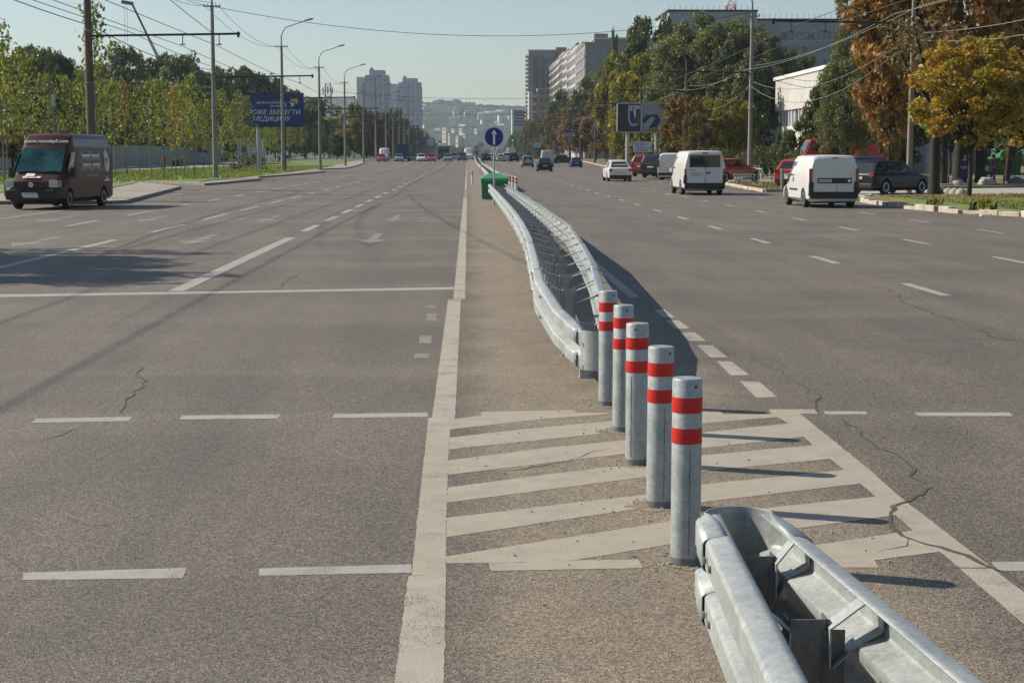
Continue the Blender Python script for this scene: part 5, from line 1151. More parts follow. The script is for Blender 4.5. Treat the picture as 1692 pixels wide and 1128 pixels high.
bush('round brown-green shrub on the left lawn under the billboard', 386, 437, 182, 2.3, 'olive', 7, dep=2.5)
bush('low plants at the right kerb gutter', 1612, 1645, 49.5, .45, 'lime', 8, dep=.5, size=.06, per=60)
bush('small weed tuft between the kerb stones', 1538, 1552, 54, .35, 'lime', 9, dep=.4, size=.05, per=40)
bush('dark bushes behind the path at the far right', 1640, 1700, 125, 2.4, 'mid', 10)
# grass blades standing on the verges, uncountable
def grass_patch(poly, n, size, seed, z, m, lmn):
    r = random.Random(seed); xs_ = [p[0] for p in poly]; ys_ = [p[1] for p in poly]; cs = []
    def inside(x, y):
        c = False; j = len(poly)-1
        for i in range(len(poly)):
            if (poly[i][1] > y) != (poly[j][1] > y) and x < (poly[j][0]-poly[i][0])*(y-poly[i][1])/(poly[j][1]-poly[i][1])+poly[i][0]: c = not c
            j = i
        return c
    while len(cs) < n:
        x, y = r.uniform(min(xs_), max(xs_)), r.uniform(min(ys_), max(ys_))
        if inside(x, y) and mn.noise(Vector((x*.5, y*.35, seed))) > -.25: cs.append((x, y, z))
    rg = np.random.default_rng(seed); c = np.array(cs); a = rg.random(n)*6.28; h = size*rg.uniform(.4, 1.3, n); w_ = size*.35
    u = np.stack([np.cos(a), np.sin(a), 0*a], 1)*w_; tp_ = c+np.stack([rg.normal(size=n)*size*.4, rg.normal(size=n)*size*.4, h], 1)
    q = np.stack([c-u, c+u, tp_], 1).reshape(-1, 3); me = bpy.data.meshes.new('grass'); me.from_pydata(q.tolist(), [], [(3*i, 3*i+1, 3*i+2) for i in range(n)])
    return tag(obj('grass', me, L[lmn]), lmn and None, kind='stuff')
L['grassb'] = leaf_mat('grass_blades', (.12, .18, .030), (.16, .21, .042), (.22, .21, .06), .3)
L['grassd'] = leaf_mat('grass_blades_dry', (.13, .13, .045), (.20, .16, .06), (.26, .20, .09), .3)
o = grass_patch([(17.0, 44), (17.3, 66), (24, 69), (32, 62), (34, 46)], 12000, .075, 2, .14, None, 'grassd'); o['label'] = 'short dry and green grass blades on the right verge around the maples'; o['category'] = 'grass'
o = grass_patch([(17.1, 45), (17.2, 55), (26, 58), (33, 50), (30, 44)], 15000, .07, 3, .15, None, 'grassb'); o['label'] = 'greener grass blades at the front of the right verge'; o['category'] = 'grass'
o = grass_patch([(-44, 84), (-22.5, 92), (-18.4, 116), (-16.5, 128), (-17.5, 160), (-20, 240), (-34, 240), (-37, 112)], 20000, .16, 5, .16, None, 'grassb'); o['label'] = 'short bright grass blades of the left lawn under the young trees'; o['category'] = 'grass'
o = grass_patch([(15.2, 80), (26, 90), (23, 96), (16, 98)], 2500, .12, 6, .12, None, 'grassd'); o['label'] = 'dry grass blades by the small mint railing'; o['category'] = 'grass'

def fallen(poly, n, size, seed, z, lmn, label):
    r = random.Random(seed); xs_ = [p[0] for p in poly]; ys_ = [p[1] for p in poly]; b = MB(); k = 0
    while k < n:
        x, y = r.uniform(min(xs_), max(xs_)), r.uniform(min(ys_), max(ys_)); c = False; j = len(poly)-1
        for i in range(len(poly)):
            if (poly[i][1] > y) != (poly[j][1] > y) and x < (poly[j][0]-poly[i][0])*(y-poly[i][1])/(poly[j][1]-poly[i][1])+poly[i][0]: c = not c
            j = i
        if not c or mn.noise(Vector((x*.7, y*.5, seed))) < -.05: continue
        a = r.random()*6.28; s_ = size*r.uniform(.6, 1.2); u = Vector((math.cos(a), math.sin(a), r.uniform(-.3, .3)))*s_; v = Vector((-math.sin(a), math.cos(a), r.uniform(-.3, .3)))*s_*.7; p = Vector((x, y, z+s_*.3))
        b.add([p-u, p-v, p+u, p+v], [(0, 1, 2, 3)]); k += 1
    o = obj('fallen_leaves', b, L[lmn], fix=False); return tag(o, label, 'leaves', kind='stuff')
fallen([(17, 40), (17.2, 66), (24, 68), (34, 60), (34, 40)], 1500, .075, 4, .17, 'yellow', 'yellow fallen leaves scattered over the right verge grass')
fallen([(15.9, 20), (16.5, 20), (16.3, 66), (15.5, 66)], 420, .06, 5, .004, 'rust', 'brown fallen leaves gathered in the gutter along the right kerb')
fallen([(14.0, 80), (14.9, 80), (21, 235), (20.2, 235)], 420, .09, 6, .004, 'rust', 'fallen leaves blown along the far right kerb')
# ---------------------------------------------------------------- buildings
def bmat(name, c, nz=None, sc=.5, rough=.8): return mat(name, c, rough, noise=nz or tuple(x*.88 for x in c), nscale=sc)
def windows_front(t, x0, x1, z0, z1, y, nx, nz, fw, fh, m, depth=.15, nm='window', skip=0, frame=None):
    """recessed-looking panes set 3 mm proud with frames; each a part"""
    for i in range(nx):
        for j in range(nz):
            if skip and random.random() < skip: continue
            cx = x0+(x1-x0)*(i+.5)/nx; cz = z0+(z1-z0)*(j+.5)/nz; w_ = (x1-x0)/nx*fw; h_ = (z1-z0)/nz*fh
            obj(nm, MB().box(cx, y-.01, cz, w_, .1, h_), m, t)
def box_part(t, nm, x0, x1, y0, y1, z0, z1, m): return obj(nm, MB().box((x0+x1)/2, (y0+y1)/2, (z0+z1)/2, x1-x0, y1-y0, z1-z0), m, t)
W_D = mat('window_dark', (.035, .045, .055), .12, spec=.8); W_B = mat('window_blue', (.10, .16, .20), .15, spec=.8); W_L = mat('window_pale', (.30, .34, .36), .3)
# left twin towers
def tower(label, px0, px1, pxs, ytop, ycrown, yspire, Y):
    x0, x1 = XY(px0, Y).x, XY(px1, Y).x; z = lambda py: CH+(256-py)*Y/FP
    t = thing('tower_block', label, 'tower block', ((x0+x1)/2, Y, -14), group='blue-grey twin tower blocks'); ox = (x0+x1)/2; oz = -14
    m = bmat('tower_wall', (.33, .35, .38), sc=.05); m2 = bmat('tower_wall_light', (.46, .47, .48), sc=.05); zt = z(ytop)-oz; w_ = x1-x0
    box_part(t, 'main_block', -w_/2+w_*.27, w_/2, 0, 24, 0, zt, m); box_part(t, 'side_block', -w_/2, -w_/2+w_*.24, 4, 22, 0, zt-1.5, m2); box_part(t, 'link', -w_/2+w_*.24, -w_/2+w_*.27, 8, 20, 0, zt-5, m)
    xc = -w_/2+w_*.40; xd = w_/2-w_*.12
    box_part(t, 'crown', xc, xd, 2, 20, zt, z(ycrown)-oz, m); zc = z(ycrown)-oz
    obj('spire', MB().loft([[(xc, 3, zc), (xc+w_*.14, 3, zc), (xc+w_*.14, 15, zc), (xc, 15, zc)], [(xc+w_*.05, 3, z(yspire)-oz), (xc+w_*.10, 3, z(yspire)-oz), (xc+w_*.10, 15, z(yspire)-oz), (xc+w_*.05, 15, z(yspire)-oz)]]), m, t)
    box_part(t, 'notch', w_/2-w_*.02, w_/2+.6, 3, 20, 0, zt-5, m)
    zb = 32
    for k in range(int((zt-zb)/3.2)):
        zz = zb+k*3.2; b = MB()
        b.box(w_*.135, -.05, zz, w_*.70, .12, 1.0)
        obj('window_band', b, W_L if k % 4 else W_B, t)
    for fx in (-.02, .13, .30): box_part(t, 'rib', w_*fx, w_*fx+1.6, -.9, .0, 0, zt+.5, m2 if fx > .1 else m)
    box_part(t, 'loggia_column', w_*.02+1.7, w_*.13-.2, -.2, .0, 20, zt-2, W_D)
    return t
tower('left, taller twin tower block with stepped crown beyond the avenue', 590, 643, 603, 127, 119, 114.6, 1450)
tower('right, lower twin tower block with stepped crown beyond the avenue', 645.5, 696.5, 659, 138.5, 132, 128, 1620)
# institution on the hill
Y = 3450; z = lambda py, Y=3450: CH+(256-py)*Y/FP
x0, x1, x2 = XY(715.5, Y).x, XY(763, Y).x, XY(786, Y).x
t = thing('hilltop_building', 'long grey slab building on the crest of the wooded hill', 'building', (x0, Y, 60))
m = bmat('hill_slab', (.30, .31, .33), sc=.02)
box_part(t, 'main_block', 0, x1-x0, 0, 20, 0, z(168)-60, m); box_part(t, 'rooftop', 10, 24, 4, 16, z(168)-60, z(166)-60, m); box_part(t, 'rooftop', 44, 58, 4, 16, z(168)-60, z(165.6)-60, m)
box_part(t, 'side_block', x1-x0, x2-x0, -2, 16, 0, z(171)-60, m)
for k in range(5): box_part(t, 'window_band', 2, x1-x0-2, -.4, 0, z(176)-60+k*2.3, z(176)-59+k*2.3, W_L)
box_part(t, 'mast', x1-x0+10, x1-x0+10.6, 5, 5.6, 0, z(158)-60, M['steel']); box_part(t, 'mast', x1-x0+17, x1-x0+17.5, 5, 5.5, 0, z(163)-60, M['steel'])
# pale apartment rows
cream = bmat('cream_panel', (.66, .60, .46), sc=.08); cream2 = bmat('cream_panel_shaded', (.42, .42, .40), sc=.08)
rnd = random.Random(5)
for k, (px, py, wp, hp, Y) in enumerate([(734, 213, 12, 11, 2050), (748, 214.5, 10, 13, 2000), (761, 214, 11, 17, 1950), (773, 216, 10, 9, 2000), (786, 214.5, 9, 12, 1960), (797, 214, 12, 8, 2050), (755, 226, 8, 8, 1850), (766, 222, 9, 15, 1850), (779, 224, 6, 6, 1900), (742, 222, 6, 5, 1900)]):
    x = XY(px, Y).x; w_ = wp*Y/FP*.78; zt = CH+(256-py)*Y/FP; h = hp*Y/FP+10; t = thing('apartment_block', '%s cream panel apartment block below the hill, counted from the left of the group' % ORD[k], 'apartment block', (x, Y, zt-h), R(-52), 'cream apartment blocks below the hill')
    box_part(t, 'wall', -w_/2, w_/2, 0, 12, 0, h, cream)
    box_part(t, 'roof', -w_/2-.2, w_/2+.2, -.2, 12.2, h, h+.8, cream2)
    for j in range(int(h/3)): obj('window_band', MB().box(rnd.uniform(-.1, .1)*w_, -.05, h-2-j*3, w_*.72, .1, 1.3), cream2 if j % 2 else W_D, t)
for k in range(34):
    px = rnd.uniform(690, 870); Y = rnd.uniform(2300, 3000); x = XY(px, Y).x; w_ = rnd.uniform(7, 13); zz = hill_z(x, Y)
    t = thing('hillside_house', '%s small house half buried in the trees of the hillside' % ORD[k], 'house', (x, Y, zz), rnd.uniform(-.4, .4), 'small houses on the wooded hillside')
    hh = rnd.uniform(9, 15); box_part(t, 'wall', -w_/2, w_/2, 0, 9, 0, hh, [cream, cream2, bmat('house_white', (.6, .58, .54))][k % 3])
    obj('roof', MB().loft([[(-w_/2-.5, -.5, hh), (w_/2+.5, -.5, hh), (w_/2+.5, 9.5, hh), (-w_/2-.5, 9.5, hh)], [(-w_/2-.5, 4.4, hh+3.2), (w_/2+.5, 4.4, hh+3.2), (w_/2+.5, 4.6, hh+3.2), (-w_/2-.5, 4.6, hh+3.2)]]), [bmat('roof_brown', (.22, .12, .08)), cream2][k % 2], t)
# valley trees between the road crest and the hill
for k in range(46):
    Y = rnd.uniform(800, 1850); px = rnd.uniform(640, 900); x = XY(px, Y).x
    tree('%s tree in the hazy valley beyond the road crest' % ORD[k % 45] if k < 45 else 'last tree in the hazy valley beyond the road crest', x, Y, rnd.uniform(15, 21)+Y*.004, rnd.uniform(20, 34), kind='round', lm=['mid', 'olive', 'dark'][k % 3], v=k, z0=hill_z(x, Y)-1, cb=.5, group='trees in the hazy valley')
# modern grey block
Y = 900; x0, x1 = XY(847.5, Y).x, XY(875, Y).x; t = thing('office_block', 'small grey modern block with white edge left of the high-rise', 'office block', (x0, Y, -10)); z = lambda py: CH+(256-py)*Y/FP+10
box_part(t, 'wall', 0, x1-x0, 0, 12, 0, z(183), bmat('grey_wall', (.36, .38, .40), sc=.1)); box_part(t, 'white_fin', -.6, .4, -.6, 12, 0, z(182), M['white'])
for k in range(5): box_part(t, 'window_band', .8, (x1-x0)*.9, -.1, 0, z(188+k*5), z(185.6+k*5), W_D)
# high-rise with balconies
Y = 720; x0, x1, x2 = XY(873.5, Y).x, XY(924, Y).x, XY(936, Y).x; z = lambda py: CH+(256-py)*Y/FP
t = thing('high_rise', 'dark grey unfinished-looking high-rise with gridded windows, leftmost on the right side', 'apartment block', (x0, Y, 0))
mt = bmat('taupe_wall', (.27, .245, .225), sc=.2); mg = bmat('grey_render', (.30, .29, .28), sc=.2); mp = bmat('pink_brick', (.27, .215, .185), sc=.4); mw = bmat('white_render', (.46, .44, .41), sc=.3)
box_part(t, 'wall', 0, x2-x0, 0, 20, 0, z(87), mt); box_part(t, 'rooftop_block', x1-x0-1.5, x2-x0, 2, 18, z(87), z(81.5), mt); box_part(t, 'parapet', -.4, x1-x0-1.5, -.4, .2, z(88), z(86), mw)
for k in range(17):
    zz = z(205)+k*(z(92)-z(205))/17
    box_part(t, 'balcony', -1.5, .1, .5, 6, zz, zz+.95, mw)
    for a, b_, mm in ((.12, .28, W_D), (.33, .43, W_D), (.50, .62, W_B if k > 11 else W_D), (.66, .78, W_D), (.82, .92, W_B)):
        if k == 16 and a < .5: continue
        obj('window', MB().box((a+b_)/2*(x2-x0), -.02, zz+1.4, (b_-a)*(x2-x0), .1, 2.0), mm, t)
# pink lower block in front
Y = 640; x0, x1 = XY(874, Y).x, XY(908, Y).x; z = lambda py: CH+(256-py)*Y/FP
t = thing('brick_block', 'pinkish brick block with white stair tower standing before the high-rise', 'apartment block', (x0, Y, 0))
box_part(t, 'wall', (x1-x0)*.42, x1-x0, 0, 14, 0, z(149), mp); box_part(t, 'white_wall', 0, (x1-x0)*.42, 1, 14, 0, z(153), mw); box_part(t, 'roof_edge', (x1-x0)*.40, x1-x0+.2, -.3, 14, z(149), z(148), mw)
for k in range(11):
    zz = z(230)+k*3.1; obj('window', MB().box((x1-x0)*.28, .95, zz, 1.4, .12, 1.7), W_D, t); obj('window', MB().box((x1-x0)*.62, -.03, zz, 1.3, .1, 1.6), W_D, t); obj('window', MB().box((x1-x0)*.85, -.03, zz, 1.3, .1, 1.6), W_D, t)
# long slab with projecting bays
t = thing('long_apartment_slab', 'long stepped apartment slab with pale projecting bays receding beside the avenue', 'apartment block', (0, 0, 0))
for k, (pa, Ya, ytp, mm, dep) in enumerate([(912, 690, 111, mp, 24), (919, 660, 105, mg, 30), (925.5, 630, 98, mw, 30), (931.5, 600, 91, mp, 32), (938, 570, 87, mw, 30), (945, 540, 84.5, mg, 30), (952, 505, 77.5, mw, 30), (961, 480, 76, mt, 30), (966, 465, 76.5, mt, 40), (981, 470, 69, mp, 30)]):
    xa = XY(pa, Ya).x; zt = CH+(256-ytp)*Ya/FP; wd_ = 16 if k > 7 else 7
    box_part(t, 'bay', xa, xa+wd_+k, Ya, Ya+dep, 0, zt, mm); box_part(t, 'cornice', xa-.2, xa+wd_+k+.2, Ya-.2, Ya+dep, zt, zt+.5, mw if k % 2 else mt)
    for q in range(4): box_part(t, 'glazed_strip', xa-.12, xa+.05, Ya+dep*(.06+.24*q), Ya+dep*(.06+.24*q)+dep*.13, 4, zt-1.4, W_D if q % 2 else W_B)
    fl = MB()
    for j in range(13): fl.box(xa-.16, Ya+dep*.5, zt-3.4-j*3, .16, dep*.94, 1.0)
    obj('floor_bands', fl, mm, t)
    for q in range(2 if k > 6 else 1): box_part(t, 'front_glazed_strip', xa+1.0+3.4*q, xa+3.0+3.4*q, Ya-.10, Ya+.05, 4, zt-1.4, W_B)
    fl = MB()
    for j in range(13): fl.box(xa+3.5, Ya-.12, zt-3.4-j*3, 6.6, .16, 1.0)
    if k > 6: obj('front_floor_bands', fl, mm, t)
xa = XY(981, 470).x; box_part(t, 'rooftop_frame', xa, xa+4, 470, 474, CH+(256-69)*470/FP, CH+(256-60)*470/FP, mt)
# grey institute
Y = 262; xa, xb, xc = XY(1103, Y).x, XY(1247, Y).x, XY(1420, Y).x; z = lambda py, Y=262: CH+(256-py)*Y/FP
mi = bmat('institute_wall', (.30, .325, .36), (.25, .275, .31), .3); mi2 = bmat('institute_panel', (.37, .39, .42), (.33, .35, .38), .6)
t = thing('institute_building', 'wide grey-blue office building with ribbon windows behind the willow', 'office building', (0, 0, 0))
box_part(t, 'left_wing', xa, xb, Y, Y+18, 0, z(24), mi2); box_part(t, 'right_wing', xb, xc+6, Y+.5, Y+16, 0, z(37), mi)
box_part(t, 'roof_edge', xa-.3, xb+.1, Y-.3, Y+18, z(24), z(21.5), M['dark_steel']); box_part(t, 'roof_edge', xb+.1, xc+6.3, Y+.2, Y+16, z(37), z(35), M['dark_steel'])
for py0, py1 in ((57, 69), (79, 90), (101, 112), (123, 134), (145, 156)):
    n = 26
    for q in range(n):
        a = xb+.6+(xc+5.5-xb)*q/n; obj('window', MB().box(a+(xc+5.5-xb)/n*.5, Y+.46, (z(py0)+z(py1))/2, (xc+5.5-xb)/n*.88, .12, z(py0)-z(py1)), W_B if (q*7+py0) % 5 else W_D, t)
    for q in range(9): a = xa+1+(xb-xa-1)*q/9; obj('window', MB().box(a+.7, Y-.04, (z(py0-6)+z(py1-6))/2, 1.3, .12, z(py0)-z(py1)), W_B, t)
    box_part(t, 'sill_band', xb, xc+6, Y+.38, Y+.5, z(py1+2.2), z(py1+.4), mi2)
for q in range(40): obj('roof_rail_post', MB().box(xa+(xc+5-xa)*q/40, Y+.4, (z(24) if xa+(xc+5-xa)*q/40 < xb else z(37))+.5, .05, .05, 1.0), M['steel'], t)
box_part(t, 'white_duct', XY(1124, Y).x, XY(1126, Y).x, Y-.35, Y-.1, z(52), z(36), M['white'])
# red and white mast on the roof
xm = XY(1204, 268).x; t = thing('lattice_mast', 'red and white lattice mast on the institute roof', 'mast', (xm, 268, z(24)))
for s in range(9):
    b = MB(); h0 = s*1.6
    for dx, dy in ((-.7, -.7), (.7, -.7), (.7, .7), (-.7, .7)): b.tube([(dx, dy, h0), (dx, dy, h0+1.6)], .08, 5)
    for (a, c) in (((-.7, -.7), (.7, -.7)), ((.7, -.7), (.7, .7)), ((.7, .7), (-.7, .7)), ((-.7, .7), (-.7, -.7))): b.tube([(a[0], a[1], h0), (c[0], c[1], h0+1.6)], .045, 4).tube([(c[0], c[1], h0), (a[0], a[1], h0+1.6)], .045, 4).tube([(a[0], a[1], h0), (c[0], c[1], h0)], .06, 4)
    obj('mast_section', b, M['signred'] if s % 2 == 0 else M['white'], t)
# white hall
xh = 34.3; t = thing('white_hall', 'white corrugated hall with a strip of windows between the trees', 'hall', (0, 0, 0))
mh_ = bmat('white_cladding', (.60, .59, .56), (.48, .47, .44), .4)
cor = MB(); zz0, zz1 = 6.6, 10.0
y0_, y1_ = 148, 176; nn_ = 46
top_ = []; bot_ = []
for k in range(nn_+1):
    y = y0_+(y1_-y0_)*k/nn_; dx = .20*(k % 2); top_.append((xh-dx, y, zz1)); bot_.append((xh-dx, y, zz0))
cor.loft([bot_, top_], closed=False, caps=False); obj('cladding', cor, mh_, t, fix=False, sol=.05)
box_part(t, 'roof', xh-.3, xh+6, y0_-.5, y1_+.4, zz1, zz1+.35, M['white']); box_part(t, 'inner_wall', xh+.25, xh+5.5, y0_, y1_-.2, 0, zz1, mh_)
box_part(t, 'plinth', xh-.05, xh+.2, y0_, y1_, 0, 4.9, mh_)
for k in range(16):
    y = y0_+.8+k*1.7; obj('window', MB().box(xh+.15, y+.7, 5.75, .1, 1.25, 1.6), W_L if k % 3 else W_D, t); obj('window_post', MB().box(xh+.08, y-.1, 5.75, .18, .22, 1.7), M['white'], t)
box_part(t, 'end_wall', xh+.1, xh+5.5, y1_-.1, y1_+.1, 0, zz1, bmat('grey_end', (.3, .3, .3)))
# white kiosk wall beyond the path
xa, xb = XY(1530, 150).x, XY(1640, 150).x; t = thing('kiosk', 'low white and grey building seen between the trunks', 'building', (0, 0, .1))
box_part(t, 'white_wall', xa, xa+3.2, 150, 158, 0, 3.3, bmat('kiosk_white', (.6, .6, .58), rough=.7)); box_part(t, 'grey_wall', xa+3.2, xb, 150.4, 158, 0, 2.4, bmat('kiosk_grey', (.20, .21, .22))); box_part(t, 'roof', xa-.3, xb+.3, 149.6, 158.3, 3.3, 3.5, M['steel']); box_part(t, 'door', xa+1.1, xa+1.9, 149.93, 150.1, 0, 2.1, W_D)
t = thing('green_tent', 'bright green market tent at the far right edge under the trees', 'tent', (XY(1668, 135).x, 135, .1))
obj('canopy', MB().loft([[(-1.6, -1.5, 1.4), (1.6, -1.5, 1.4), (1.6, 1.5, 1.4), (-1.6, 1.5, 1.4)], [(-.1, -.1, 2.3), (.1, -.1, 2.3), (.1, .1, 2.3), (-.1, .1, 2.3)]]), mat('tent_green', (.015, .20, .07), .6), t); obj('side_wall', MB().box(0, 1.4, .7, 3.0, .04, 1.4), mat('tent_green_side', (.015, .14, .05), .6), t)
# ---------------------------------------------------------------- billboards and signs
Y = 172; xa, xb = XY(396, Y).x, XY(503, Y).x; zt, zb = CH+(256-158.5)*Y/FP, CH+(256-211)*Y/FP; xc_ = (xa+xb)/2
t = thing('billboard', 'dark blue billboard with white lettering and a bird, behind the third left pole', 'billboard', (xc_, Y, .1)); hw = (xb-xa)/2
box_part(t, 'panel', -hw, hw, 0, .25, zb, zt, M['boardblue']); fr = MB()
for a, b_, c, d in ((-hw, hw, zb-.08, zb), (-hw, hw, zt, zt+.08)): fr.box(0, .1, (c+d)/2, 2*hw, .36, d-c)
obj('frame', fr, M['dark_steel'], t)
lx = lambda px: XY(px, Y).x-xc_; lz = lambda py: CH+(256-py)*Y/FP-.1
text('lettering', 'МОЖЕ ЗБЕРЕГТИ', .68, M['white'], t, (lx(497), -.03, lz(187.5)), align='RIGHT', shear=.2)
text('lettering', 'МЕДИЦИНУ', .68, M['white'], t, (lx(480), -.03, lz(198)), align='RIGHT', shear=.2)
text('lettering', '«ВІЛЬНА УКРАЇНА» –', .34, M['white'], t, (lx(478), -.03, lz(172)), align='RIGHT', shear=.2); text('lettering', 'ЗА ЖИТТЯ', .34, M['white'], t, (lx(475), -.03, lz(177.5)), align='RIGHT', shear=.2)
P = lambda pts: MB().poly([(lx(a), -.04, lz(b_)) for a, b_ in pts])
obj('bird_yellow', P([(480, 167.5), (485, 164.5), (492, 165), (494.5, 168.5), (493, 173), (490.5, 174), (489, 170.5), (484, 170)]), M['yellow'], t); obj('bird_white', P([(479, 170), (484, 172), (488.5, 173.5), (486, 176), (483, 178.5), (481, 178), (483.5, 175.5)]), M['white'], t)
for px in (427, 469): obj('leg', MB().tube([(lx(px), .35, -.1), (lx(px), .35, zb)], .22, 12), M['steellight'] if px == 427 else M['dark_steel'], t, smooth=40)
def board(label, pxa, pxb, pya, pyb, Y, build, legs=(.5,)):
    xa, xb = XY(pxa, Y).x, XY(pxb, Y).x; zt, zb = CH+(256-pya)*Y/FP, CH+(256-pyb)*Y/FP; xc_ = (xa+xb)/2; w_ = xb-xa; h_ = zt-zb
    t = thing('billboard', label, 'billboard', (xc_, Y, 0)); box_part(t, 'panel', -w_/2, w_/2, 0, .3, zb, zt, build['bg']); f = MB()
    f.box(0, .1, zb-.06, w_+.2, .5, .12).box(0, .1, zt+.06, w_+.2, .5, .12).box(-w_/2-.05, .1, (zb+zt)/2, .1, .5, h_+.2).box(w_/2+.05, .1, (zb+zt)/2, .1, .5, h_+.2); obj('frame', f, M['steellight'], t)
    for nm, m_, pts in build['shapes']: obj(nm, MB().poly([(-w_/2+u*w_, -.02-.006*i_, zb+v*h_) for u, v in pts] if False else [(-w_/2+u*w_, -.02, zb+v*h_) for u, v in pts]).poly([]) if False else MB().poly([(-w_/2+u*w_, build['off'](nm), zb+v*h_) for u, v in pts]), m_, t)
    for l in legs: obj('leg', MB().tube([(-w_/2+l*w_, .35, 0), (-w_/2+l*w_, .35, zb)], .24, 12), M['steellight'], t, smooth=40)
    return t
mb_ = mat('poster_dark', (.035, .03, .028), .4); skinp = mat('poster_skin', (.30, .20, .16), .5); navy = mat('poster_navy', (.015, .03, .10), .5); paleb = mat('poster_pale_blue', (.30, .38, .48), .5); brn = mat('poster_brown', (.11, .07, .045), .5)
offs = {'brown_area': -.02, 'pale_area': -.025, 'suit': -.03, 'face': -.035, 'shirt': -.04, 'hand': -.045, 'car_print': -.03, 'yellow_area': -.025, 'band': -.02}
board('dark billboard showing a figure in a navy suit', 1020.5, 1058, 173, 218.5, 176, dict(bg=mb_, off=lambda n: offs[n], shapes=[
 ('brown_area', brn, [(.68, .25), (1, .2), (1, .8), (.72, .8)]), ('pale_area', paleb, [(.46, .95), (1, .95), (1, .82), (.62, .80), (.55, .5), (.60, .3), (.85, .28), (.80, .2), (.55, .22), (.44, .45)]), ('suit', navy, [(.52, .78), (.60, .72), (.78, .72), (.86, .5), (.84, .3), (.62, .28), (.52, .45)]), ('face', skinp, [(.62, .88), (.72, .90), (.76, .80), (.70, .70), (.62, .74)]), ('shirt', M['white'], [(.70, .72), (.76, .86), (.78, .6), (.74, .45)]), ('hand', skinp, [(.66, .30), (.84, .32), (.86, .26), (.72, .22)])]), (.45,))
board('wide pale billboard half hidden by the orange tree', 1060, 1110, 173, 218.5, 184, dict(bg=mat('poster_grey', (.33, .34, .36), .5), off=lambda n: offs[n], shapes=[
 ('band', mat('poster_olive', (.28, .26, .06), .5), [(.1, .0), (1, .0), (1, .16), (.3, .16)]), ('car_print', navy, [(.02, .40), (.12, .60), (.5, .62), (.62, .42), (.5, .18), (.2, .12)]), ('shirt', paleb, [(.02, .2), (.3, .55), (.45, .5), (.2, .1)])]), (.5,))
# white information sign by the fourth right pole
Y = 150; xa, xb = XY(1046.5, Y).x, XY(1077, Y).x; t = thing('information_sign', 'white rectangular sign with rows of blue print on two posts', 'sign', ((xa+xb)/2, Y, .1)); w_ = xb-xa; zt, zb = CH+(256-234)*Y/FP-.1, CH+(256-251.5)*Y/FP-.1
box_part(t, 'panel', -w_/2, w_/2, 0, .05, zb, zt, mat('sign_white_blue', (.55, .62, .66), .5)); ln = MB()
for k, (a, b_) in enumerate([(-.35, .1), (-.4, .3), (-.4, .0), (-.42, .2), (-.3, .42), (-.42, .25)]): ln.box((a+b_)/2*w_, -.01, zb+(zt-zb)*(.88-.15*k), (b_-a)*w_, .012, .045)
ln.box(-w_*.44, -.01, zb+(zt-zb)*.8, .1, .012, .14).box(w_*.43, -.01, zb+(zt-zb)*.4, .12, .012, .1); obj('print', ln, M['signblue'], t)
for s in (-.36, .05): obj('post', MB().tube([(s*w_, .08, 0), (s*w_, .08, zt)], .045, 8), M['polelight'], t)
def roundsign(label, px, py, r_px, Y, face='70'):
    x = XY(px, Y).x; r = r_px*Y/FP; zc = CH+(256-py)*Y/FP; t = thing('speed_sign', label, 'road sign', (x, Y, 0)); obj('post', MB().tube([(0, .05, 0), (0, .05, zc)], .035, 8), M['steellight'], t)
    obj('ring', MB().tube([(0, 0, zc), (0, -.02, zc)], r, 28), M['signred'], t); obj('face', MB().tube([(0, -.022, zc), (0, -.026, zc)], r*.78, 28), M['white'], t); text('number', face, r*1.05, M['black'], t, (0, -.032, zc), off=.01)
roundsign('round red-ringed speed sign reading 70 left of the blue arrow sign', 794.5, 240.3, 4.6, 150); roundsign('round speed sign reading 70 on a pole by the white saloon', 1012.5, 235.5, 4.3, 240)
def rectsign(label, px0, px1, py0, py1, Y, m, name='direction_sign', extra=None, post=True, m2=None):
    xa, xb = XY(px0, Y).x, XY(px1, Y).x; zt, zb = CH+(256-py0)*Y/FP, CH+(256-py1)*Y/FP; t = thing(name, label, 'road sign', ((xa+xb)/2, Y, 0)); w_ = xb-xa
    box_part(t, 'panel', -w_/2, w_/2, -.03, .03, zb, zt, m); 
    if m2: box_part(t, 'print', -w_*.32, w_*.32, -.05, -.034, zb+(zt-zb)*.35, zb+(zt-zb)*.65, m2)
    if post: obj('post', MB().tube([(0, .08, -10 if Y > 600 else 0), (0, .08, zt)], .05, 8), M['steel'], t)
    return t
rectsign('small blue square sign on the median left of the blue arrow sign', 784, 790.5, 241.5, 246.5, 300, M['signblue'], m2=M['white']); rectsign('second small blue sign plate under the first on the median', 784.5, 790, 248.5, 254, 302, M['signblue'], m2=paleb)
rectsign('blue direction sign over the right lanes, upper blue part', 931, 942, 215, 220, 345, M['signblue']); rectsign('long pale direction sign below the blue one among the autumn trees', 930, 950, 220.5, 225.5, 346, paleb, m2=M['signblue'])
rectsign('blue square pedestrian crossing sign on the right pavement', 921.5, 927, 241, 247, 350, M['signblue'], m2=M['white']); rectsign('pale blue and green framed sign above the distant right cars', 880, 893, 236, 244, 420, paleb, m2=mat('sign_green', (.15, .5, .2), .5)); rectsign('white-blue crossing sign hanging near the green light', 878, 884, 228.5, 233, 430, M['signblue'], m2=M['white'])
rectsign('green framed sign among the far left poles', 687, 691, 232, 238, 440, mat('sign_green2', (.10, .4, .2), .5)); rectsign('pale shop board behind the far left poles', 706, 716, 231, 240, 520, paleb, 'shop_board'); rectsign('dark shop board behind the far left poles', 694, 704, 233, 240, 500, mat('board_navy', (.04, .05, .09), .5), 'shop_board')
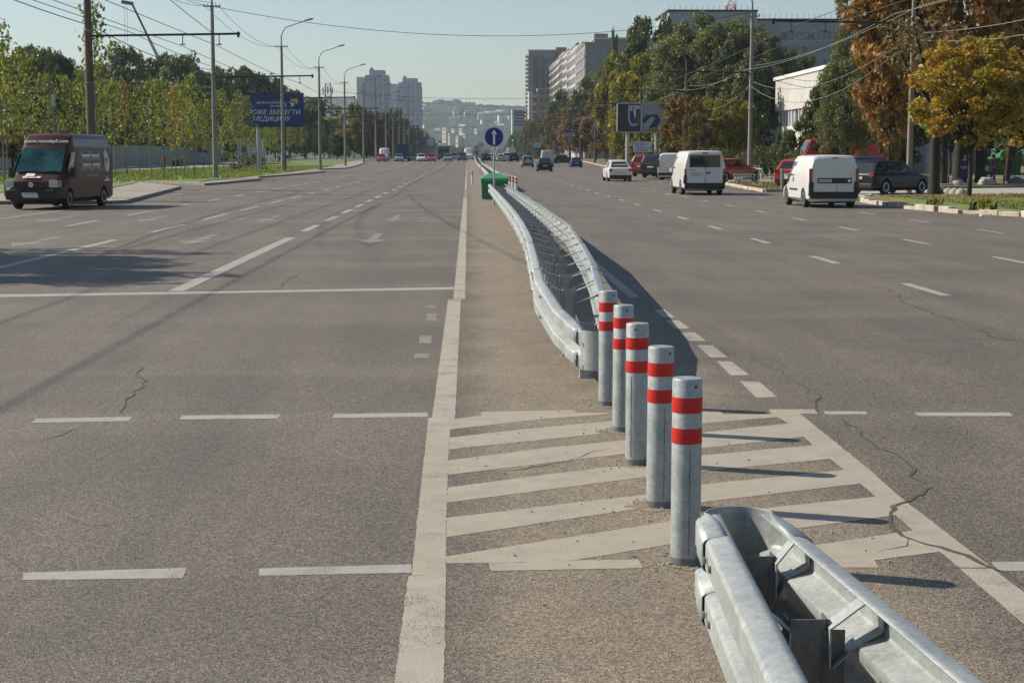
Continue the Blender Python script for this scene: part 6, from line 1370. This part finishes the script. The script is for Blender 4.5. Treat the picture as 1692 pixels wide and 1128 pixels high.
glow = bpy.data.materials.new('green_light'); glow.use_nodes = True; glow.node_tree.nodes['Principled BSDF'].inputs['Emission Color'].default_value = (.05, .9, .55, 1); glow.node_tree.nodes['Principled BSDF'].inputs['Emission Strength'].default_value = .9
for lb, px, py, Y in (('green traffic light among the far right trees', 847, 232, 430), ('green traffic light at the far left of the road', 727, 238, 470)):
    x = XY(px, Y).x; zc = CH+(256-py)*Y/FP; t = thing('traffic_light', lb, 'traffic light', (x, Y, 0)); obj('post', MB().tube([(.3, 0, 0), (.3, 0, zc+.6)], .07, 8), M['steel'], t); b = obj('housing', MB().box(0, 0, zc+.35, .42, .25, 1.15), M['dark_steel'], t)
    obj('green_lamp', MB().tube([(0, -.13, zc), (0, -.17, zc)], .17, 16), glow, t)
    for q in (1, 2): obj('dark_lamp', MB().tube([(0, -.13, zc+.36*q), (0, -.17, zc+.36*q)], .14, 16), M['black'], t)
# ---------------------------------------------------------------- left side things
a, b_ = Vector((-45.5, 110, 0)), Vector((-46.5, 300, 0)); n = 64
t = thing('noise_barrier', 'long teal-grey translucent panel fence with pale leaf patterns along the left path', 'fence', (0, 0, .1)); mf = mat('teal_panel', (.15, .21, .21), .35, noise=(.19, .25, .25), nscale=.3); mfl = mat('panel_pattern', (.36, .40, .38), .6)
for k in range(n):
    p, q = a.lerp(b_, k/n), a.lerp(b_, (k+1)/n); c = (p+q)/2; L_ = (q-p).length; an = math.atan2(q.y-p.y, q.x-p.x)
    obj('panel', MB().box(c.x, c.y, 1.6, L_*.985, .04, 2.9, rz=an), mf, t)
    b = MB().box(p.x, p.y, 1.6, .09, .1, 3.1); obj('post', b, M['steel'], t)
    b = MB(); r = random.Random(k)
    for j in range(1):
        f = .25+.3*(k % 2); pp = p.lerp(q, f)+Vector((.035, 0, 0)); hh = r.uniform(.9, 1.7)
        b.poly([(pp.x, pp.y-.16, .5), (pp.x, pp.y+.02, .35), (pp.x, pp.y+.22, .6), (pp.x, pp.y+.26, hh), (pp.x, pp.y+.05, hh+.45), (pp.x, pp.y-.15, hh*.8)])
    obj('leaf_pattern', b, mfl, t, fix=False)
box_part(t, 'base', -46.7, -45.2, 110, 300, -.1, .12, M['concrete'])
def shed(label, px0, px1, Y, h, m, dep=8, name='site_cabin'):
    xa, xb = XY(px0, Y).x, XY(px1, Y).x; t = thing(name, label, 'cabin', ((xa+xb)/2, Y, 0)); w_ = xb-xa
    box_part(t, 'wall', -w_/2, w_/2, 0, dep, 0, h, m); box_part(t, 'roof', -w_/2-.15, w_/2+.15, -.15, dep+.15, h, h+.15, M['steellight'])
    for k in range(max(1, int(w_/2.6))): obj('window', MB().box(-w_/2+1.3+k*2.6, -.03, h*.6, 1.0, .08, h*.25), W_D, t)
shed('pale site cabin with dark windows behind the fence, left one', 200, 262, 330, 4.9, bmat('cabin_beige', (.42, .38, .32))); shed('pale site cabin behind the fence, right one', 286, 330, 340, 4.6, bmat('cabin_pale', (.50, .48, .44)))
shed('white striped shed behind the round shrub on the left', 392, 430, 290, 4.8, bmat('shed_white', (.52, .55, .60))); shed('low blue-white shed left of the second pole', 330, 352, 300, 4.2, bmat('shed_blue', (.34, .38, .44)))
# mobile crane
Y = 330; xb_, xt = XY(268, Y).x, XY(224, Y).x; zt = CH+(256-12)*Y/FP; zb = CH+(256-105)*Y/FP
t = thing('mobile_crane', 'grey telescopic mobile crane boom leaning left above the trees', 'crane', (xb_+3.2, Y, 0)); ox = xb_+3.2
bt = Vector((xt-ox, 0, zt)); bb = Vector((xb_-ox, 0, zb)); d_ = (bb-bt)/(zb-zt); foot = bt+d_*(3.0-zt)
for k in range(4):
    p0, p1 = foot.lerp(bt, k/4), foot.lerp(bt, (k+1)/4); obj('boom_section', MB().tube([p0, p1], .62-.12*k, 4), M['steellight'] if k < 3 else M['steel'], t)
obj('boom_head', MB().box(bt.x-.8, 0, zt-.1, 2.4, .6, .7, ry=R(10)), M['steel'], t); obj('hoist_rope', MB().tube([(bt.x-1.5, 0, zt-.3), (bt.x-1.5, 0, 4)], .035, 4).tube([(bt.x-.9, .1, zt-.3), (bt.x-1.3, .1, 4)], .035, 4), M['dark_steel'], t)
obj('carrier', MB().box(foot.x+1, 0, 1.6, 10, 2.6, 1.4), M['yellow'], t, bev=.1); obj('cabin', MB().box(foot.x-3, 0, 2.9, 2.0, 2.4, 1.6), M['yellow'], t, bev=.1)
for dx in (-3, -1.2, 1.8, 3.6): obj('wheel', MB().tube([(foot.x+1+dx, -1.35, .6), (foot.x+1+dx, 1.35, .6)], .6, 14), M['rubber'], t)
# transmission tower
Y = 560; x = XY(543.5, Y).x; zt = CH+(256-141)*Y/FP; t = thing('antenna_tower', 'grey lattice antenna tower right of the blue billboard', 'mast', (x, Y, 0)); b = MB()
for dx, dy in ((-1, -1), (1, -1), (1, 1), (-1, 1)): b.tube([(dx*1.8, dy*1.8, 0), (dx*.9, dy*.9, zt)], .14, 4)
for k in range(12):
    w0_, w1_ = 1.8-.9*k/12, 1.8-.9*(k+1)/12; z0_, z1_ = zt*k/12, zt*(k+1)/12; b.tube([(-w0_, -w0_, z0_), (w1_, -w1_, z1_)], .09, 4).tube([(w0_, -w0_, z0_), (-w1_, -w1_, z1_)], .09, 4).tube([(-w1_, -w1_, z1_), (w1_, -w1_, z1_)], .09, 4)
obj('lattice', b, M['steel'], t)
for k in range(5): obj('antenna', MB().box(-1.6+.8*k, -1.2, zt-2.5-(k % 2)*3, .45, .3, 2.2), M['steellight'], t)
x = XY(559, 600).x; t = thing('antenna_tower', 'smaller thin antenna mast right of the lattice tower', 'mast', (x, 600, 0)); obj('mast', MB().tube([(0, 0, 0), (0, 0, CH+(256-171)*600/FP)], [.35, .12], 6).tube([(-1.5, 0, 17), (1.5, 0, 17)], .12, 4), M['steel'], t)
# planters
for k, (px, py) in enumerate([(294, 275.5), (364, 270)]):
    p = G(px, py, .12); t = thing('planter', ['dark planter box beside the path between young trees', 'dark planter with shrub right of the second left pole'][k], 'planter', (p.x, p.y, .12)); obj('box', MB().box(0, 0, .45, 1.5, 1.0, .9), M['dark_steel'], t, bev=.04); obj('plant', leafmesh('plant', [(-.4, 0, 1.0), (.3, 0, 1.05), (0, .1, 1.15)], [.35]*3, 90, .12, k), L['lime' if k else 'dark'], t)
# ---------------------------------------------------------------- right side things
mrl = mat('mint_paint', (.42, .52, .46), .5)
def railing(label, pa, pb, h, m, dz=.12, n=6, cross=True, zig=False):
    a, b_ = G(*pa, dz), G(*pb, dz); t = thing('railing', label, 'railing', (a.x, a.y, dz)); d = b_-a; fr = MB()
    fr.tube([(0, 0, h), (d.x, d.y, h)], .035, 6)
    if cross: fr.tube([(0, 0, h*.25), (d.x, d.y, h*.25)], .02, 6)
    obj('rail', fr, m, t)
    for k in range(n+1): obj('post', MB().tube([(d.x*k/n, d.y*k/n, -.05), (d.x*k/n, d.y*k/n, h)], .028, 6), m, t)
    if zig:
        z_ = MB()
        for k in range(n): z_.tube([(d.x*k/n, d.y*k/n, .1), (d.x*(k+.5)/n, d.y*(k+.5)/n, h*.7), (d.x*(k+1)/n, d.y*(k+1)/n, .1)], .018, 5)
        obj('ornament', z_, m, t)
    return t
railing('little mint-white ornamental railing left of the tall concrete pole', (1213, 302), (1246, 301.5), .52, mrl, zig=True); railing('taller mint-white railing piece right of the tall concrete pole', (1247, 300), (1258, 302), .85, mrl, n=3, zig=True)
railing('low brown rail running from the railing towards the red hatchback', (1258, 301), (1293, 301.5), .42, M['polebrown'], n=2, cross=False)
p = G(1292, 312, .12); t = thing('wooden_post', 'short grey wooden post left of the nearest white delivery van', 'post', (p.x, p.y, .1)); obj('post', MB().lathe([(.08, 0), (.08, 1.0), (.06, 1.05)], n=10), M['pole'], t)
p = G(1274, 288, .12); t = thing('hurdle', 'white h-shaped wooden frame standing before the dark hedge', 'hurdle', (p.x, p.y, .12)); s_ = p.y/FP
obj('upright', MB().box(-5*s_, 0, .70, 2.2*s_*2, .12, 1.5), M['white'], t); obj('upright', MB().box(5.8*s_, 0, .5, 1.6*s_, .12, 1.0), M['white'], t); obj('crossbar', MB().box(0, -.02, 1.12, 15*s_, .12, .22, ry=R(10)), M['white'], t)
dm = mat('concrete_dome', (.36, .34, .30), .8, noise=(.30, .28, .24), nscale=6); dmd = mat('concrete_dome_dark', (.13, .14, .15), .8)
for k, (px, m_) in enumerate([(1557, dmd), (1567, dm), (1577, dm), (1588, dm)]):
    p = G(px, 319.5+.3*k, .06); t = thing('concrete_dome', ['dark painted', 'second', 'third', 'rightmost'][k]+' concrete parking hemisphere lying at the driveway edge', 'hemisphere', (p.x, p.y, .06)); r_ = .26
    obj('dome', MB().lathe([(r_*math.cos(a), r_*1.05*math.sin(a)) for a in [math.pi/2*j/8 for j in range(8)]]+[(.01, r_*1.05)], n=20), m_, t, smooth=60)
for k, (px, py, s_, c_) in enumerate([(1583, 305.5, .34, 'pale'), (1630, 305, .46, 'large pale'), (1678, 304, .45, 'dark')]):
    p = G(px, py, .12); t = thing('boulder', c_+' boulder on the grass edge '+['between the thick trunk and the path', 'at the foot of the person in dark red', 'at the far right'][k], 'boulder', (p.x, p.y, .12)); r = random.Random(k); b = bmesh.new(); bmesh.ops.create_icosphere(b, subdivisions=2, radius=1)
    for v in b.verts: v.co *= 1+.22*mn.noise(v.co*1.7+Vector((k*5, 0, 0))); v.co.x *= s_*1.15; v.co.y *= s_; v.co.z = max(-.05, v.co.z)*s_
    me = bpy.data.meshes.new('stone'); b.to_mesh(me); b.free(); obj('stone', me, dmd if k == 2 else M['concrete'], t, smooth=50)
for k, (px, py) in enumerate([(1567, 304.5), (1658.5, 304.5)]):
    p = G(px, py, .12); t = thing('short_post', ['black short post left of the thick forked trunks', 'black short post right of the person in dark red'][k], 'post', (p.x, p.y, .12)); obj('post', MB().lathe([(.05, 0), (.05, .48), (.03, .5)], n=8), M['black'], t)
# litter by the kerb
p = G(1621.5, 358.5); t = thing('litter', 'small crumpled white litter on the asphalt by the right kerb', 'litter', (p.x, p.y, 0)); obj('paper', MB().lathe([(.03, 0), (.06, .02), (.05, .06), (.01, .08)], n=7), M['white'], t)
# ---------------------------------------------------------------- people
def person(label, x, y, z, rz, shirt, trous, bag=None, step=.12, h=1.76):
    t = thing('person', label, 'person', (x, y, z), rz); s = h/1.76; t.scale = (s, s, s)
    def skin(nm, V_, E_, m, par=t, sub=1):
        me = bpy.data.meshes.new(nm); me.from_pydata([v[:3] for v in V_], E_, []); o = bpy.data.objects.new(nm, me); C.objects.link(o); o.parent = par
        md = o.modifiers.new('sk', 'SKIN'); sv = me.skin_vertices[0].data if me.skin_vertices else None
        if not sv:
            b = bmesh.new(); b.from_mesh(me); b.verts.layers.skin.verify(); b.to_mesh(me); b.free(); sv = me.skin_vertices[0].data
        for i, v in enumerate(V_):
            sv[i].radius = (v[3], v[4] if len(v) > 4 else v[3]); sv[i].use_root = i == 0
        o.modifiers.new('ss', 'SUBSURF').levels = sub; o.modifiers['ss'].render_levels = sub
        baked(o); o.data.materials.clear(); o.data.materials.append(m); setsmooth(o.data, 80); return o
    V_ = [(0, 0, .98, .13, .10), (0, 0, 1.2, .13, .09), (0, 0, 1.40, .15, .09), (0, .01, 1.50, .05), (0, .02, 1.58, .06), (0, .03, 1.66, .085, .095), (0, .02, 1.74, .06),
      (.17, 0, 1.40, .05), (.22, .02, 1.14, .042), (.20, .16, .98, .035), (.19, .22, .94, .03), (.19, .28, .93, .02), (-.17, 0, 1.40, .05), (-.22, -.02, 1.12, .042), (-.22, .08, .90, .035), (-.22, .11, .83, .03), (-.22, .13, .77, .02),
      (.09, 0, .90, .09), (.10, step, .50, .06), (.10, step*.9, .10, .045), (.10, step+.12, .04, .04), (-.09, 0, .90, .09), (-.10, -step*.4, .50, .06), (-.10, -step*1.2, .10, .045), (-.10, -step*1.2+.13, .04, .04)]
    E_ = [(0, 1), (1, 2), (2, 3), (3, 4), (4, 5), (5, 6), (2, 7), (7, 8), (8, 9), (9, 10), (10, 11), (2, 12), (12, 13), (13, 14), (14, 15), (15, 16), (0, 17), (17, 18), (18, 19), (19, 20), (0, 21), (21, 22), (22, 23), (23, 24)]
    skin('body', V_, E_, M['skin'])
    g = .018
    skin('shirt', [(0, 0, .96, .15+g, .12), (0, 0, 1.2, .14+g, .10+g), (0, 0, 1.42, .15+g, .10+g), (.18, 0, 1.41, .065), (.22, .02, 1.14, .06), (.205, .12, 1.02, .052), (-.18, 0, 1.41, .065), (-.22, -.02, 1.12, .06), (-.22, .05, .96, .052)], [(0, 1), (1, 2), (2, 3), (3, 4), (4, 5), (2, 6), (6, 7), (7, 8)], shirt)
    skin('trousers', [(0, 0, .97, .15, .12), (.09, 0, .88, .105), (.10, step, .50, .078), (.10, step*.9, .08, .065), (-.09, 0, .88, .105), (-.10, -step*.4, .50, .078), (-.10, -step*1.2, .08, .065)], [(0, 1), (1, 2), (2, 3), (0, 4), (4, 5), (5, 6)], trous)
    skin('hair', [(0, -.02, 1.68, .09, .09), (0, -.01, 1.74, .08, .085), (0, -.03, 1.62, .05)], [(0, 1), (0, 2)], M['hair'])
    for s2 in (-1, 1): obj('shoe', MB().box(.10*s2, (step if s2 > 0 else -step*1.2)+.06, .04, .10, .28, .09), M['black'], t, bev=.03)
    return t
den = mat('denim', (.03, .045, .09), .8); dr = mat('dark_red_cloth', (.13, .012, .018), .8); dk = mat('black_cloth', (.02, .02, .022), .8)
p = G(1640, 304, .12); person('person in dark red top and blue jeans standing by a boulder with a pale bag', p.x, p.y, .12, R(70), dr, den)
tb = thing('shoulder_bag', 'pale grey bag held by the person in the dark red top', 'bag', (p.x-.36, p.y, .12)); obj('pouch', MB().box(0, 0, .92, .22, .14, .30), M['concrete'], tb, bev=.04); obj('strap', MB().tube([(-.09, 0, 1.06), (.06, 0, 1.42), (.1, 0, 1.06)], .012, 5), M['black'], tb)
p = G(1600, 304, .12); person('person in dark blue jacket half hidden behind the slim maple trunk', p.x-.10, p.y+.5, .12, R(160), mat('navy_cloth', (.02, .03, .07), .8), den, step=.08)
p = G(270, 281, .12); person('person with a red backpack walking on the left path beside the fence', p.x, p.y, .12, R(100), mat('pale_cloth', (.45, .4, .35), .8), dk, step=.2)
bp_ = thing('backpack', 'red backpack on the person walking by the left fence', 'backpack', (p.x+.22, p.y, .12)); obj('bag', MB().box(0, 0, 1.28, .24, .34, .46), M['signred'], bp_, bev=.06); obj('pocket', MB().box(.14, 0, 1.2, .06, .24, .22), M['signred'], bp_, bev=.02)
p = G(296, 275, .12); person('person in black sitting low beside the dark planter', p.x+.6, p.y, .12, R(190), dk, dk, h=1.5)
p = G(461, 272, .12); person('distant walker in dark clothes on the path right of the billboard', p.x, p.y, .12, R(180), dk, dk, step=.2)
# ---------------------------------------------------------------- lay the sheets and the barrier on the rise of the road
for o in list(bpy.data.objects):
    r0 = o
    while r0.parent: r0 = r0.parent
    if o.type != 'MESH' or not (r0.get('kind') == 'structure' or r0.name.startswith('crash_barrier')) or r0.name in ('ground', 'hills', 'road') or r0.location.length > 0: continue
    if max((v.co.y for v in o.data.vertices), default=0) < 221: continue
    b = bmesh.new(); b.from_mesh(o.data)
    if r0 is o:
        for yy in [220+12*k for k in range(28)]:
            bmesh.ops.bisect_plane(b, geom=b.verts[:]+b.edges[:]+b.faces[:], plane_co=(0, yy, 0), plane_no=(0, 1, 0))
        bmesh.ops.triangulate(b, faces=[f for f in b.faces if len(f.verts) > 4])
    for v in b.verts: v.co.z += rise(v.co.y)
    b.to_mesh(o.data); b.free()
# ---------------------------------------------------------------- haze
hz_m = bpy.data.materials.new('haze_air'); hz_m.use_nodes = True; n_ = hz_m.node_tree; n_.nodes.remove(n_.nodes['Principled BSDF'])
pv = N(n_, 'ShaderNodeVolumePrincipled'); pv.inputs['Color'].default_value = (.66, .82, 1.0, 1); pv.inputs['Density'].default_value = HAZE; pv.inputs['Anisotropy'].default_value = .2
n_.links.new(pv.outputs[0], n_.nodes['Material Output'].inputs['Volume'])
if HAZE > 0: tag(obj('haze', MB().box(0, 1850, 61, 5400, 4150, 160), hz_m), kind='stuff')
